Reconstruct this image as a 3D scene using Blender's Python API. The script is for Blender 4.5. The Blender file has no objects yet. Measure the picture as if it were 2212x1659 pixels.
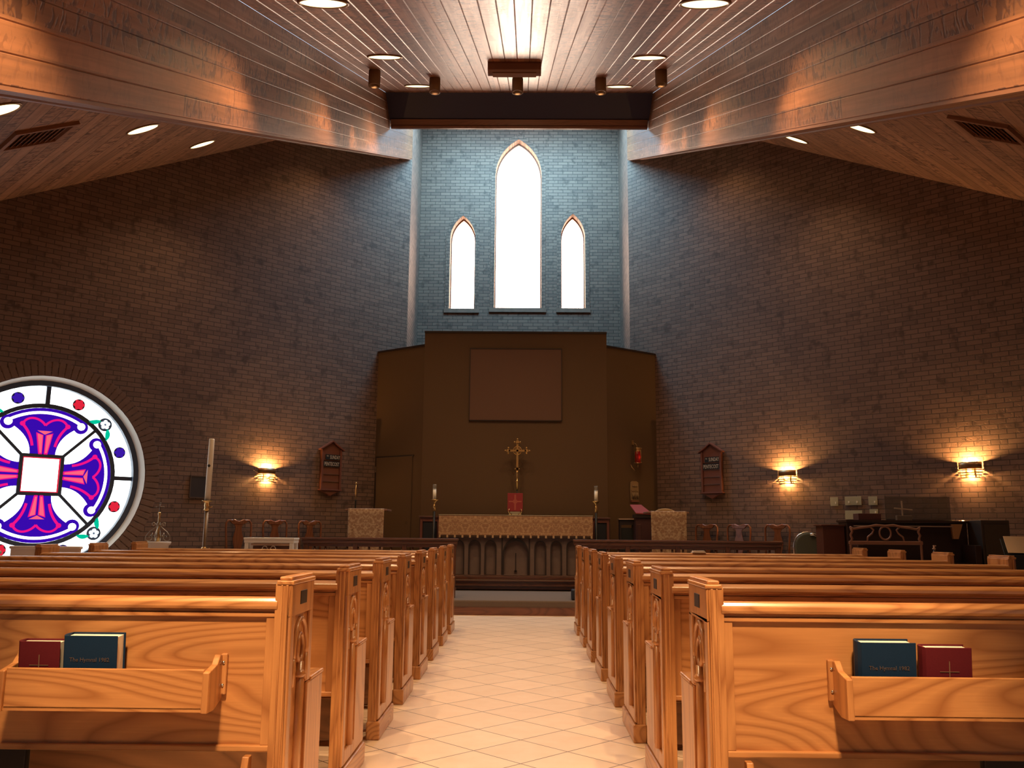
import bpy, bmesh, math, random
from math import sin, cos, pi, radians, sqrt, atan2
from mathutils import Vector, Matrix
from mathutils.geometry import delaunay_2d_cdt
random.seed(7)
S = bpy.context.scene
COL = S.collection

# ------------------------------------------------------------------ camera
cam_d = bpy.data.cameras.new('camera'); cam = bpy.data.objects.new('camera', cam_d); COL.objects.link(cam)
pitch, yaw, roll = .167716, .0121185, .008686
fw = Vector((-sin(yaw)*cos(pitch), cos(yaw)*cos(pitch), sin(pitch)))
r0 = Vector((cos(yaw), sin(yaw), 0)); u0 = r0.cross(fw)
rr = cos(roll)*r0 + sin(roll)*u0; uu = -sin(roll)*r0 + cos(roll)*u0
M = Matrix((rr, uu, -fw)).transposed().to_4x4(); M.translation = Vector((0, 0, 1.082))
cam.matrix_world = M
cam_d.sensor_width = 36; cam_d.lens = 1864.56/2212*36; cam_d.clip_start = .05; cam_d.clip_end = 200
S.camera = cam
# ------------------------------------------------------------------ world and exposure
w = bpy.data.worlds.new('world'); S.world = w; w.use_nodes = True
w.node_tree.nodes['Background'].inputs[0].default_value = (.75, .88, 1, 1)
w.node_tree.nodes['Background'].inputs[1].default_value = 1.0
S.view_settings.view_transform = 'Standard'; S.view_settings.look = 'None'
S.view_settings.exposure = 0.0; S.view_settings.gamma = 1; S.view_settings.use_curve_mapping = False
S.cycles.max_bounces = 6; S.cycles.diffuse_bounces = 4; S.cycles.glossy_bounces = 3
S.cycles.transmission_bounces = 4; S.cycles.transparent_max_bounces = 6
S.cycles.caustics_reflective = False; S.cycles.caustics_refractive = False
S.cycles.sample_clamp_indirect = 4.0
WARM = (1.0, .63, .32)
DOWN_W = 280.0       # main downlights
SIDE_W = 70.0
SCONCE_W = 85.0
REAR_FILL = .5            # glow of the added fill panes behind the last pews

# ------------------------------------------------------------------ helpers
def tag(o, label=None, cat=None, group=None, kind=None):
    if label: o['label'] = label
    if cat: o['category'] = cat
    if group: o['group'] = group
    if kind: o['kind'] = kind
    return o
def empty(name, loc=(0,0,0), rz=0.0, label=None, cat=None, group=None):
    o = bpy.data.objects.new(name, None); o.location = loc; o.rotation_euler = (0,0,rz); COL.objects.link(o)
    o.empty_display_size = .1
    return tag(o, label, cat, group)
class MB:
    def __init__(s): s.v=[]; s.f=[]; s.sm=[]
    def add(s, vs, fs, smooth=False):
        n=len(s.v); s.v += [tuple(v) for v in vs]
        for f in fs: s.f.append(tuple(i+n for i in f)); s.sm.append(smooth)
        return s
    def box(s, x0,x1,y0,y1,z0,z1, M=None):
        v=[Vector(p) for p in ((x0,y0,z0),(x1,y0,z0),(x1,y1,z0),(x0,y1,z0),(x0,y0,z1),(x1,y0,z1),(x1,y1,z1),(x0,y1,z1))]
        if M: v=[M@p for p in v]
        return s.add(v, [(0,3,2,1),(4,5,6,7),(0,1,5,4),(1,2,6,5),(2,3,7,6),(3,0,4,7)])
    def prism(s, pts, a0, a1, fn):
        """pts 2D outline, extruded from a0 to a1; fn(u,v,a)->3D"""
        n=len(pts)
        v=[fn(u,w_,a0) for u,w_ in pts]+[fn(u,w_,a1) for u,w_ in pts]
        f=[tuple(range(n))[::-1], tuple(range(n,2*n))]+[(i,(i+1)%n,n+(i+1)%n,n+i) for i in range(n)]
        return s.add(v,f)
    def sheet(s, outer, holes, a0, a1, fn):
        """flat plate with holes, from a0 (front) to a1 (back)"""
        loops=[outer]+list(holes); vs=[]; es=[]
        for lp in loops:
            b=len(vs); vs+= [Vector(p) for p in lp]; es+=[(b+i,b+(i+1)%len(lp)) for i in range(len(lp))]
        V,E,F,_,_,_ = delaunay_2d_cdt(vs, es, [], 1, 1e-6)
        keep=[]
        for f in F:
            c=sum((V[i] for i in f), Vector((0,0)))/len(f)
            if inside(c,outer) and not any(inside(c,h) for h in holes): keep.append(tuple(f))
        n=len(V)
        s.add([fn(p[0],p[1],a0) for p in V]+[fn(p[0],p[1],a1) for p in V], keep+[tuple(i+n for i in f[::-1]) for f in keep])
        for lp in loops:
            m=len(lp)
            s.add([fn(p[0],p[1],a0) for p in lp]+[fn(p[0],p[1],a1) for p in lp],[(i,(i+1)%m,m+(i+1)%m,m+i) for i in range(m)])
        return s
    def lathe(s, prof, c=(0,0,0), seg=24, M=None, a0=0, a1=2*pi):
        full=abs(a1-a0-2*pi)<1e-6; k=seg if full else seg+1
        vs=[]
        for r,z in prof:
            for i in range(k):
                a=a0+(a1-a0)*i/seg; p=Vector((c[0]+r*cos(a), c[1]+r*sin(a), c[2]+z))
                vs.append(M@p if M else p)
        fs=[]
        for j in range(len(prof)-1):
            for i in range(seg):
                i2=(i+1)%k
                fs.append((j*k+i,j*k+i2,(j+1)*k+i2,(j+1)*k+i))
        return s.add(vs,fs,True)
    def tube(s, pts, r, seg=8, closed=False, cap=True):
        pts=[Vector(p) for p in pts]; n=len(pts); R=r if isinstance(r,(list,tuple)) else [r]*n
        vs=[]; up=None
        for i,p in enumerate(pts):
            a=pts[(i-1)%n] if (closed or i>0) else p; b=pts[(i+1)%n] if (closed or i<n-1) else p
            t=(b-a).normalized()
            if up is None: up=Vector((0,0,1)) if abs(t.z)<.9 else Vector((0,1,0))
            x=up.cross(t)
            if x.length<1e-4: x=Vector((1,0,0)).cross(t)
            x.normalize(); y=t.cross(x); up=y
            for k in range(seg):
                a_=2*pi*k/seg; vs.append(p+R[i]*(cos(a_)*x+sin(a_)*y))
        fs=[]
        for i in range(n if closed else n-1):
            j=(i+1)%n
            for k in range(seg): fs.append((i*seg+k,i*seg+(k+1)%seg,j*seg+(k+1)%seg,j*seg+k))
        if cap and not closed: fs.append(tuple(range(seg))[::-1]); fs.append(tuple((n-1)*seg+k for k in range(seg)))
        return s.add(vs,fs,True)
    def build(s, name, mat, parent=None, bevel=0, loc=None, seg=2):
        me=bpy.data.meshes.new(name); me.from_pydata(s.v,[],s.f); me.update()
        me.polygons.foreach_set('use_smooth', s.sm)
        bm=bmesh.new(); bm.from_mesh(me); bmesh.ops.remove_doubles(bm, verts=bm.verts, dist=1e-6)
        bmesh.ops.recalc_face_normals(bm, faces=bm.faces); bm.to_mesh(me); bm.free()
        me.materials.append(mat)
        o=bpy.data.objects.new(name,me); COL.objects.link(o)
        if parent: o.parent=parent
        if loc: o.location=loc
        if bevel:
            m=o.modifiers.new('bevel','BEVEL'); m.width=bevel; m.segments=seg; m.limit_method='ANGLE'; m.angle_limit=radians(35)
        return o
def inside(p, poly):
    x,y=p[0],p[1]; c=False; n=len(poly)
    for i in range(n):
        x1,y1=poly[i]; x2,y2=poly[(i+1)%n]
        if (y1>y)!=(y2>y) and x<(x2-x1)*(y-y1)/(y2-y1)+x1: c=not c
    return c
def kids(o): return [c for c in bpy.data.objects if c.parent==o]
def copy_tree(o, parent=None):
    c=o.copy(); COL.objects.link(c)
    if parent: c.parent=parent
    for k in kids(o): copy_tree(k,c)
    return c
def XZ(u,v,a): return (u,a,v)
def YZ(u,v,a): return (a,u,v)
def XY(u,v,a): return (u,v,a)
def arc(cx,cy,r,a0,a1,n): return [(cx+r*cos(a0+(a1-a0)*i/n), cy+r*sin(a0+(a1-a0)*i/n)) for i in range(n+1)]
def lancet(x0,x1,z0,zs,za,n=10):
    """pointed arch outline: bottom z0, spring zs, apex za"""
    c=(x0+x1)/2; w_=(x1-x0)/2; h=za-zs; r=(h*h+w_*w_)/(2*w_)
    pts=[(x0,z0),(x1,z0)]; a1=math.asin(min(1,h/r)) if r>=h else pi/2
    for i in range(n+1): pts.append((c+w_-r+r*cos(a1*i/n), zs+r*sin(a1*i/n)))
    L=[(2*c-x,z) for x,z in pts[2:-1]][::-1]
    return pts+L
def roundarch(x0,x1,z0,zs,n=10):
    r=(x1-x0)/2; return [(x0,z0),(x1,z0)]+arc((x0+x1)/2,zs,r,0,pi,n)
def text_mesh(name, s, size, mat, parent, loc, rot, ext=.001):
    cu=bpy.data.curves.new('lettering','FONT'); cu.body=s; cu.size=size; cu.extrude=ext; cu.align_x='CENTER'; cu.resolution_u=2
    t=bpy.data.objects.new('tmp',cu); COL.objects.link(t)
    me=bpy.data.meshes.new_from_object(t.evaluated_get(bpy.context.evaluated_depsgraph_get()))
    bpy.data.objects.remove(t)
    o=bpy.data.objects.new(name,me); COL.objects.link(o); me.materials.clear(); me.materials.append(mat)
    o.parent=parent; o.location=loc; o.rotation_euler=rot
    return o

# ------------------------------------------------------------------ materials
def mat(name, color, rough=.6, metal=0, spec=.5, emit=None, es=1, coat=0):
    m=bpy.data.materials.new(name); m.use_nodes=True; b=m.node_tree.nodes['Principled BSDF']
    b.inputs['Base Color'].default_value=(*color,1); b.inputs['Roughness'].default_value=rough
    b.inputs['Metallic'].default_value=metal; b.inputs['Specular IOR Level'].default_value=spec
    b.inputs['Coat Weight'].default_value=coat
    if emit: b.inputs['Emission Color'].default_value=(*emit,1); b.inputs['Emission Strength'].default_value=es
    return m
class NT:
    def __init__(s,m): s.t=m.node_tree; s.b=s.t.nodes['Principled BSDF']
    def n(s,typ,**k):
        nd=s.t.nodes.new('ShaderNode'+typ)
        for a,b in k.items(): setattr(nd,a,b)
        return nd
    def l(s,a,b): s.t.links.new(a,b)
    def math(s,op,a,b=None,c=None):
        nd=s.n('Math',operation=op)
        for i,x in enumerate((a,b,c)):
            if x is None: continue
            if isinstance(x,(int,float)): nd.inputs[i].default_value=x
            else: s.l(x,nd.inputs[i])
        return nd.outputs[0]
    def ramp(s,fac,stops):
        nd=s.n('ValToRGB'); e=nd.color_ramp.elements
        while len(e)<len(stops): e.new(.5)
        for i,(p,c) in enumerate(stops): e[i].position=p; e[i].color=(*c,1) if len(c)==3 else c
        s.l(fac,nd.inputs[0]); return nd.outputs[0]
    def mix(s,fac,a,b,typ='MIX'):
        nd=s.n('MixRGB',blend_type=typ)
        for i,x in enumerate((fac,a,b)):
            if isinstance(x,(int,float)): nd.inputs[i].default_value=x
            elif isinstance(x,tuple): nd.inputs[i].default_value=(*x,1)
            else: s.l(x,nd.inputs[i])
        return nd.outputs[0]
    def coord(s,scale=(1,1,1),obj=True):
        tc=s.n('TexCoord'); mp=s.n('Mapping'); mp.inputs['Scale'].default_value=scale
        s.l(tc.outputs['Object'],mp.inputs[0]); return mp.outputs[0]
    def noise(s,vec,scale=1,detail=2,rough=.5,dist=0):
        nd=s.n('TexNoise'); nd.inputs['Scale'].default_value=scale; nd.inputs['Detail'].default_value=detail
        nd.inputs['Roughness'].default_value=rough; nd.inputs['Distortion'].default_value=dist
        s.l(vec,nd.inputs['Vector']); return nd.outputs['Fac']
    def bump(s,h,dist=.01,strength=1):
        nd=s.n('Bump'); nd.inputs['Distance'].default_value=dist; nd.inputs['Strength'].default_value=strength
        s.l(h,nd.inputs['Height']); s.l(nd.outputs[0],s.b.inputs['Normal'])
def oak(name, axis, light=(.66,.32,.118), dark=(.33,.125,.038), rough=.34, rings=12):
    m=mat(name,light,rough); t=NT(m)
    tc=t.n('TexCoord'); oi=t.n('ObjectInfo')
    sc={'x':(.55,3.2,3.2),'y':(3.2,.55,3.2),'z':(3.2,3.2,.55)}[axis]
    fs={'x':(6,160,160),'y':(160,6,160),'z':(160,160,6)}[axis]
    off=t.n('VectorMath',operation='SCALE'); off.inputs[0].default_value=(7,5,3); t.l(oi.outputs['Random'],off.inputs['Scale'])
    ad=t.n('VectorMath',operation='ADD'); t.l(tc.outputs['Object'],ad.inputs[0]); t.l(off.outputs[0],ad.inputs[1])
    def mp(s_):
        nd=t.n('Mapping'); nd.inputs['Scale'].default_value=s_; t.l(ad.outputs[0],nd.inputs[0]); return nd.outputs[0]
    big=t.noise(mp(sc),1.0,1.5,.4,.3)
    ring=t.math('FRACT',t.math('MULTIPLY',big,rings*2.2))
    g=t.ramp(ring,[(0,(.0,.0,.0)),(.10,(.35,.35,.35)),(.45,(1,1,1)),(.8,(.8,.8,.8)),(1,(.0,.0,.0))])
    fine=t.noise(mp(fs),1,2,.6)
    blot=t.noise(mp((1.3,1.3,1.3)),1,2)
    c=t.mix(g,dark,light)
    c=t.mix(t.math('MULTIPLY',fine,.55),c,dark)
    c=t.mix(t.math('MULTIPLY',blot,.35),c,tuple(x*.6 for x in light))
    t.l(c,t.b.inputs['Base Color']); t.bump(fine,.0006,.4)
    t.b.inputs['Coat Weight'].default_value=.35; t.b.inputs['Coat Roughness'].default_value=.18
    return m
OAKX=oak('oak_long','x'); OAKZ=oak('oak_upright','z',rings=7); OAKY=oak('oak_deep','y')
DOAKX=oak('dark_oak_long','x',(.15,.055,.026),(.07,.024,.012)); DOAKZ=oak('dark_oak_upright','z',(.15,.055,.026),(.07,.024,.012))
KOAK=oak('kneeler_oak_shaded','x',(.24,.105,.045),(.12,.05,.02))  # oak darkened in colour to stand for shade under the pew backs
CHAIRW=oak('chair_wood','z',(.30,.10,.035),(.17,.05,.018))
def cedar(name, mode, base=(.44,.200,.115), dark=(.10,.042,.026), pitch_=.137, rough=.42):
    """mode: 'x' boards counted along x, running along y (roof); 'z' boards on an upright face; 'dl'/'dr' boards on the diagonal"""
    m=mat(name,base,rough,spec=.5); t=NT(m)
    tc=t.n('TexCoord'); sp=t.n('SeparateXYZ'); t.l(tc.outputs['Object'],sp.inputs[0]); X,Y,Z=sp.outputs
    if mode=='x': u=X; v=Y
    elif mode=='z':
        u=t.math('SUBTRACT',t.math('MULTIPLY',Z,.9207),t.math('MULTIPLY',Y,.3904)); v=Y
    elif mode=='dl':
        u=t.math('MULTIPLY',t.math('ADD',X,Y),.70711); v=t.math('MULTIPLY',t.math('SUBTRACT',Y,X),.70711)
    else:
        u=t.math('MULTIPLY',t.math('SUBTRACT',Y,X),.70711); v=t.math('MULTIPLY',t.math('ADD',X,Y),.70711)
    uu_=t.math('DIVIDE',u,pitch_); idx=t.math('FLOOR',uu_); fr=t.math('FRACT',uu_)
    # butt joints: each board cut in ~4.3 m lengths
    wn=t.n('TexWhiteNoise',noise_dimensions='1D'); t.l(idx,wn.inputs['W'])
    vv=t.math('ADD',t.math('DIVIDE',v,4.3),t.math('MULTIPLY',wn.outputs['Value'],7)); vi=t.math('FLOOR',vv); vf=t.math('FRACT',vv)
    cb=t.n('CombineXYZ'); t.l(idx,cb.inputs[0]); t.l(vi,cb.inputs[1])
    w2=t.n('TexWhiteNoise',noise_dimensions='2D'); t.l(cb.outputs[0],w2.inputs['Vector'])
    gv=t.n('CombineXYZ'); t.l(t.math('ADD',t.math('MULTIPLY',u,26),t.math('MULTIPLY',w2.outputs['Value'],90)),gv.inputs[0]); t.l(t.math('MULTIPLY',v,1.1),gv.inputs[1])
    grain=t.noise(gv.outputs[0],1,3,.55,.6)
    kv=t.n('CombineXYZ'); t.l(t.math('ADD',t.math('MULTIPLY',u,9),t.math('MULTIPLY',w2.outputs['Value'],50)),kv.inputs[0]); t.l(t.math('MULTIPLY',v,17),kv.inputs[1])
    smudge=t.noise(kv.outputs[0],1,2,.55,1.2)
    sm=t.ramp(smudge,[(.50,(0,0,0)),(.60,(1,1,1))])
    patch=t.noise(gv.outputs[0],.12,1,.5)
    sm=t.math('MULTIPLY',sm,t.ramp(patch,[(.42,(.15,.15,.15)),(.54,(1,1,1))]))
    c=t.mix(t.ramp(grain,[(.35,(0,0,0)),(.7,(1,1,1))]),base,tuple(x*.68 for x in base))
    hv=t.math('ADD',.72,t.math('MULTIPLY',w2.outputs['Value'],.5))
    hm=t.n('CombineXYZ'); [t.l(hv,hm.inputs[i]) for i in range(3)]
    c=t.mix(1,c,hm.outputs[0],'MULTIPLY')
    c=t.mix(t.math('MULTIPLY',sm,.92),c,dark)
    joint=t.math('LESS_THAN',vf,.0018)
    if mode in('dl','dr'):
        gr=t.math('LESS_THAN',fr,.055); joint=t.math('MAXIMUM',joint,gr)
    c=t.mix(t.math('MULTIPLY',joint,.8),c,(.02,.01,.006))
    t.l(c,t.b.inputs['Base Color'])
    h=t.math('ADD',t.math('MULTIPLY',grain,.35),t.math('MULTIPLY',sm,-.3))
    if mode in('dl','dr'): h=t.math('SUBTRACT',h,t.math('MULTIPLY',gr,1.5))
    t.bump(h,.003,.7)
    rr_=t.math('ADD',rough-.08,t.math('MULTIPLY',grain,.2)); t.l(rr_,t.b.inputs['Roughness'])
    return m
ROOFX=cedar('cedar_roof_boards','x',rough=.34); FASC=cedar('cedar_fascia_boards','z',base=(.34,.150,.072)); SIDEL=cedar('cedar_side_boards','dl',(.36,.19,.115),rough=.55); SIDER=cedar('cedar_side_boards','dr',(.36,.19,.115),rough=.55)
TRIM=mat('cedar_trim',(.24,.11,.062),.5); DARKBEAM=mat('dark_stained_beam',(.034,.030,.070),.5)
def brick(name, c1, c2, mo, bumpd=.006):
    m=mat(name,c1,.72,spec=.45); t=NT(m)
    tc=t.n('TexCoord'); sp=t.n('SeparateXYZ'); t.l(tc.outputs['Object'],sp.inputs[0])
    cb=t.n('CombineXYZ'); t.l(sp.outputs[0],cb.inputs[0]); t.l(sp.outputs[2],cb.inputs[1])
    b=t.n('TexBrick'); t.l(cb.outputs[0],b.inputs['Vector'])
    for k,v in (('Scale',1),('Mortar Size',.0052),('Mortar Smooth',.25),('Brick Width',.2032),('Row Height',.0677),('Bias',-.25)): b.inputs[k].default_value=v
    b.inputs['Color1'].default_value=(*c1,1); b.inputs['Color2'].default_value=(*c2,1); b.inputs['Mortar'].default_value=(*mo,1)
    big=t.noise(tc.outputs['Object'],5.5,2,.6); fine=t.noise(tc.outputs['Object'],70,3,.7); mid=t.noise(tc.outputs['Object'],17,2,.6)
    c=t.mix(t.ramp(big,[(.56,(0,0,0)),(.70,(.85,.85,.85))]),b.outputs['Color'],tuple(x*.33 for x in c1))
    c=t.mix(t.math('MULTIPLY',fine,.35),c,tuple(x*.5 for x in c2))
    t.l(c,t.b.inputs['Base Color'])
    chip=t.ramp(mid,[(.30,(0,0,0)),(.42,(1,1,1))])
    h=t.math('SUBTRACT',t.math('MULTIPLY',t.math('ADD',fine,chip),.28),t.math('MULTIPLY',b.outputs['Fac'],1.0))
    t.bump(h,bumpd,1.0)
    return m
BRICK=brick('brown_brick',(.235,.138,.095),(.150,.088,.063),(.060,.040,.029))
def tile():
    m=mat('beige_ceramic_tile',(.62,.45,.30),.32); t=NT(m)
    tc=t.n('TexCoord'); sp=t.n('SeparateXYZ'); t.l(tc.outputs['Object'],sp.inputs[0]); X,Y,_=sp.outputs
    d=.4670; x0=.004; y0=9.203*.4670
    a=t.math('DIVIDE',t.math('ADD',t.math('SUBTRACT',X,x0),t.math('SUBTRACT',Y,y0)),d)
    b=t.math('DIVIDE',t.math('SUBTRACT',t.math('SUBTRACT',Y,y0),t.math('SUBTRACT',X,x0)),d)
    def g(v):
        f=t.math('FRACT',v); e=t.math('MINIMUM',f,t.math('SUBTRACT',1,f)); return e
    e=t.math('MINIMUM',g(a),g(b))
    gr=t.ramp(e,[(.006,(1,1,1)),(.012,(0,0,0))])
    cb=t.n('CombineXYZ'); t.l(t.math('FLOOR',a),cb.inputs[0]); t.l(t.math('FLOOR',b),cb.inputs[1])
    w2=t.n('TexWhiteNoise',noise_dimensions='2D'); t.l(cb.outputs[0],w2.inputs['Vector'])
    n1=t.noise(tc.outputs['Object'],7,3,.6); n2=t.noise(tc.outputs['Object'],26,2)
    c=t.mix(t.math('MULTIPLY',n1,.9),(.88,.70,.53),(.78,.56,.39))
    c=t.mix(t.ramp(n2,[(.62,(0,0,0)),(.75,(.5,.5,.5))]),c,(.72,.62,.5))
    c=t.mix(t.math('MULTIPLY',w2.outputs['Value'],.22),c,(.5,.36,.23))
    c=t.mix(gr,c,(.07,.032,.018))
    t.l(c,t.b.inputs['Base Color']); t.bump(t.math('SUBTRACT',t.math('MULTIPLY',n1,.15),gr),.002,.6)
    t.l(t.math('ADD',.30,t.math('MULTIPLY',n1,.25)),t.b.inputs['Roughness'])
    return m
TILE=tile()
def fabricn(name,c1,c2,scale=260,rough=.9,bd=.002):
    m=mat(name,c1,rough,spec=.2); t=NT(m); v=t.coord(); n=t.noise(v,scale,2,.6); t.l(t.mix(n,c1,c2),t.b.inputs['Base Color']); t.bump(n,bd,.6); return m
BRING=fabricn('brown_brick_arch',(.25,.155,.112),(.16,.10,.072),9,.75,.002)
CARPET=fabricn('grey_carpet',(.20,.15,.12),(.12,.09,.072),220,.95,.004)
PANEL=fabricn('brown_textured_panel',(.115,.068,.037),(.088,.052,.029),120,.85,.002)
INSET=fabricn('brown_inset_panel',(.135,.074,.052),(.115,.063,.045),120,.8,.001)
def damask(name='gold_damask'):
    m=mat(name,(.35,.22,.11),.55,spec=.4); t=NT(m)
    tc=t.n('TexCoord'); sp=t.n('SeparateXYZ'); t.l(tc.outputs['Object'],sp.inputs[0]); X,_,Z=sp.outputs
    u=t.math('PINGPONG',X,.155)
    cb=t.n('CombineXYZ'); t.l(u,cb.inputs[0]); t.l(t.math('ADD',Z,.35),cb.inputs[2])
    n=t.noise(cb.outputs[0],9,1,.4,1.6); n2=t.noise(cb.outputs[0],22,1,.5,.8)
    ln=t.math('FRACT',t.math('MULTIPLY',n,7))
    line=t.ramp(ln,[(0,(1,1,1)),(.14,(0,0,0)),(.5,(0,0,0)),(.56,(.6,.6,.6)),(.62,(0,0,0)),(1,(0,0,0))])
    c=t.mix(t.ramp(n2,[(.4,(0,0,0)),(.55,(1,1,1))]),(.50,.31,.165),(.35,.185,.10))
    c=t.mix(line,c,(.10,.045,.025))
    t.l(c,t.b.inputs['Base Color']); t.bump(n2,.001,.4); return m
DAMASK=damask()
BRASS=mat('polished_brass',(.72,.50,.22),.28,1); CHROME=mat('polished_metal',(.75,.74,.70),.22,1); DMETAL=mat('dark_metal',(.03,.027,.025),.5,.6)
ABRASS=mat('aged_brass',(.42,.27,.12),.4,.85); WAX=mat('ivory_wax',(.80,.72,.58),.5,emit=(.8,.6,.35),es=.02); CREAM=mat('cream_paper_edge',(.78,.74,.62),.7)
REDC=fabricn('red_book_cloth',(.115,.012,.020),(.09,.009,.015),300,.55,.0004); BLUEC=fabricn('navy_book_cloth',(.008,.030,.075),(.006,.022,.058),300,.5,.0004)
REDCL=mat('bright_red_cloth',(.21,.008,.012),.7); GOLDL=mat('dull_gold_print',(.20,.13,.08),.5); GOLDB=mat('faint_print',(.10,.075,.07),.5)
WHITEP=mat('white_paint',(.74,.76,.78),.4); PINKW=mat('pale_wood',(.55,.38,.28),.5); BLACKV=mat('black_vinyl',(.012,.010,.016),.5); NAVYV=mat('navy_vinyl',(.012,.018,.035),.55)
GREENV=fabricn('grey_green_vinyl',(.085,.092,.072),(.07,.075,.06),90,.6,.001); REDWOOD=mat('reddish_wood',(.165,.052,.032),.45)
STONE=fabricn('grey_brown_altar_stone',(.21,.145,.125),(.15,.108,.095),9,.7,.001); DARKEDGE=mat('dark_moulding',(.022,.012,.009),.5)
BLACK=mat('matt_black',(.008,.008,.008),.7); LETTER=mat('pale_letter',(.62,.50,.38),.6); PLATE=mat('beige_plate',(.42,.38,.24),.45); ROPEBEIGE=mat('beige_can',(.20,.125,.075),.6)
TANPAD=mat('tan_upholstery',(.42,.26,.12),.8); SHEETP=mat('sheet_paper',(.70,.52,.34),.8); GREY=mat('grey_plexi',(.12,.10,.085),.25); PIANO=mat('dark_piano_lacquer',(.028,.013,.009),.3,coat=.4); PIANOR=mat('mahogany_side',(.075,.022,.012),.35)
LEAD=mat('dark_lead',(.06,.085,.14),.5)
def emis(name,c,s): return mat(name,(0,0,0),.5,spec=0,emit=c,es=s)
WINGLOW=emis('sunlit_window_glass',(1.0,.72,.54),17.0)
RW=emis('sunlit_clear_glass',(.93,1,.98),4.0); RP=emis('violet_glass',(.050,.004,.52),.8); RPK=emis('pink_glass',(.95,.008,.25),.95); RLP=emis('salmon_glass',(1.0,.13,.22),1.0)
RR=emis('red_glass',(.85,.02,.05),.9); RB=emis('blue_glass',(.055,.012,.48),.8); RG=emis('green_glass',(.0,.62,.36),.9); RGY=emis('grey_blue_glass',(.09,.09,.30),.8)
LAMPD=emis('lit_lamp_disc',(1.0,.80,.42),2.6); SANCT=emis('lit_red_glass',(1,.01,.01),2.2)

# ================================================================== SETTING
XL,XR,YC,ZC,SL,SP = -2.13,1.97,15.5,9.05,.424,.363
YB=17.0
def roofz(y): return ZC+SL*(max(y,2.6)-YC)
def struct(name,mb,m,parent=None,bevel=0):
    o=mb.build(name,m,parent,bevel); 
    if not parent: o['kind']='structure'
    return o
# floor
mb=MB(); mb.add([(-9.6,-3.2,0),(9.5,-3.2,0),(9.5,17.4,0),(-9.6,17.4,0)],[(0,1,2,3)]); struct('floor',mb,TILE)
# chancel platform: wooden riser under a carpeted top
pl=[(-4.9,11.415),(4.75,11.415),(4.75,12.55),(1.9,15.4),(-2.05,15.4),(-4.9,12.6)]
mb=MB(); mb.prism(pl,.10,.19,XY); o=struct('floor_chancel',mb,CARPET,bevel=.02)
mb=MB(); mb.box(-4.9,4.75,11.43,11.5,0,.128); r_=struct('trim_1',mb,oak('riser_oak','x',(.27,.10,.05),(.14,.05,.025)))
p2=[(-2.0,13.24),(1.85,13.24),(1.85,14.9),(-2.0,14.9)]
mb=MB(); mb.prism(p2,.19,.335,XY); struct('floor_altar_step',mb,CARPET,bevel=.008)
mb=MB(); mb.box(-2.0,1.85,13.19,13.24,.215,.262); mb.box(-2.0,1.85,13.16,13.24,.262,.278); mb.box(-2.0,1.85,13.22,13.245,.278,.325); mb.box(-2.0,1.85,13.2,13.25,.325,.340); struct('trim_2',mb,DOAKX)

# brick walls (local x runs along the wall, local y points into the room side)
def wall_obj(name, origin, ang, outer, holes, th=.30, m=BRICK):
    mb=MB(); mb.sheet(outer,holes,0,th,lambda u,v,a:(u,a,v)); o=mb.build(name,m)
    o.location=origin; o.rotation_euler=(0,0,ang); o['kind']='structure'; return o
# left diagonal: local +x from corner outwards-left => direction (-1,-1); room side is (1,-1)
SQ=sqrt(2)
WLEN=10.0
# left: frame x axis = (1,1)/SQ starting at far-left end; y axis = (-1,1)/SQ (out of the room)
LO=Vector((XL-WLEN/SQ, YC-WLEN/SQ, 0))
uc=(Vector((-6.285,11.345,0))-LO).length; vc=1.755; RO=1.31
def zl(u):  # wall top following the side roof
    return max(3.5, ZC-(SL+SP)*(WLEN-u)/SQ)
outer=[(0,0),(WLEN,0),(WLEN,9.75),(WLEN,zl(WLEN))] 
outer=[(0,0),(WLEN,0),(WLEN,zl(WLEN)+.02),(0,zl(0))]
wall_obj('wall_left',LO,radians(45),outer,[arc(uc,vc,RO,0,2*pi,64)[:-1]])
RO_=Vector((XR,YC,0))
outer=[(0,0),(WLEN,0),(WLEN,zl(0)),(0,zl(WLEN)+.02)]
wall_obj('wall_right',RO_,radians(-45),outer,[])
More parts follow.
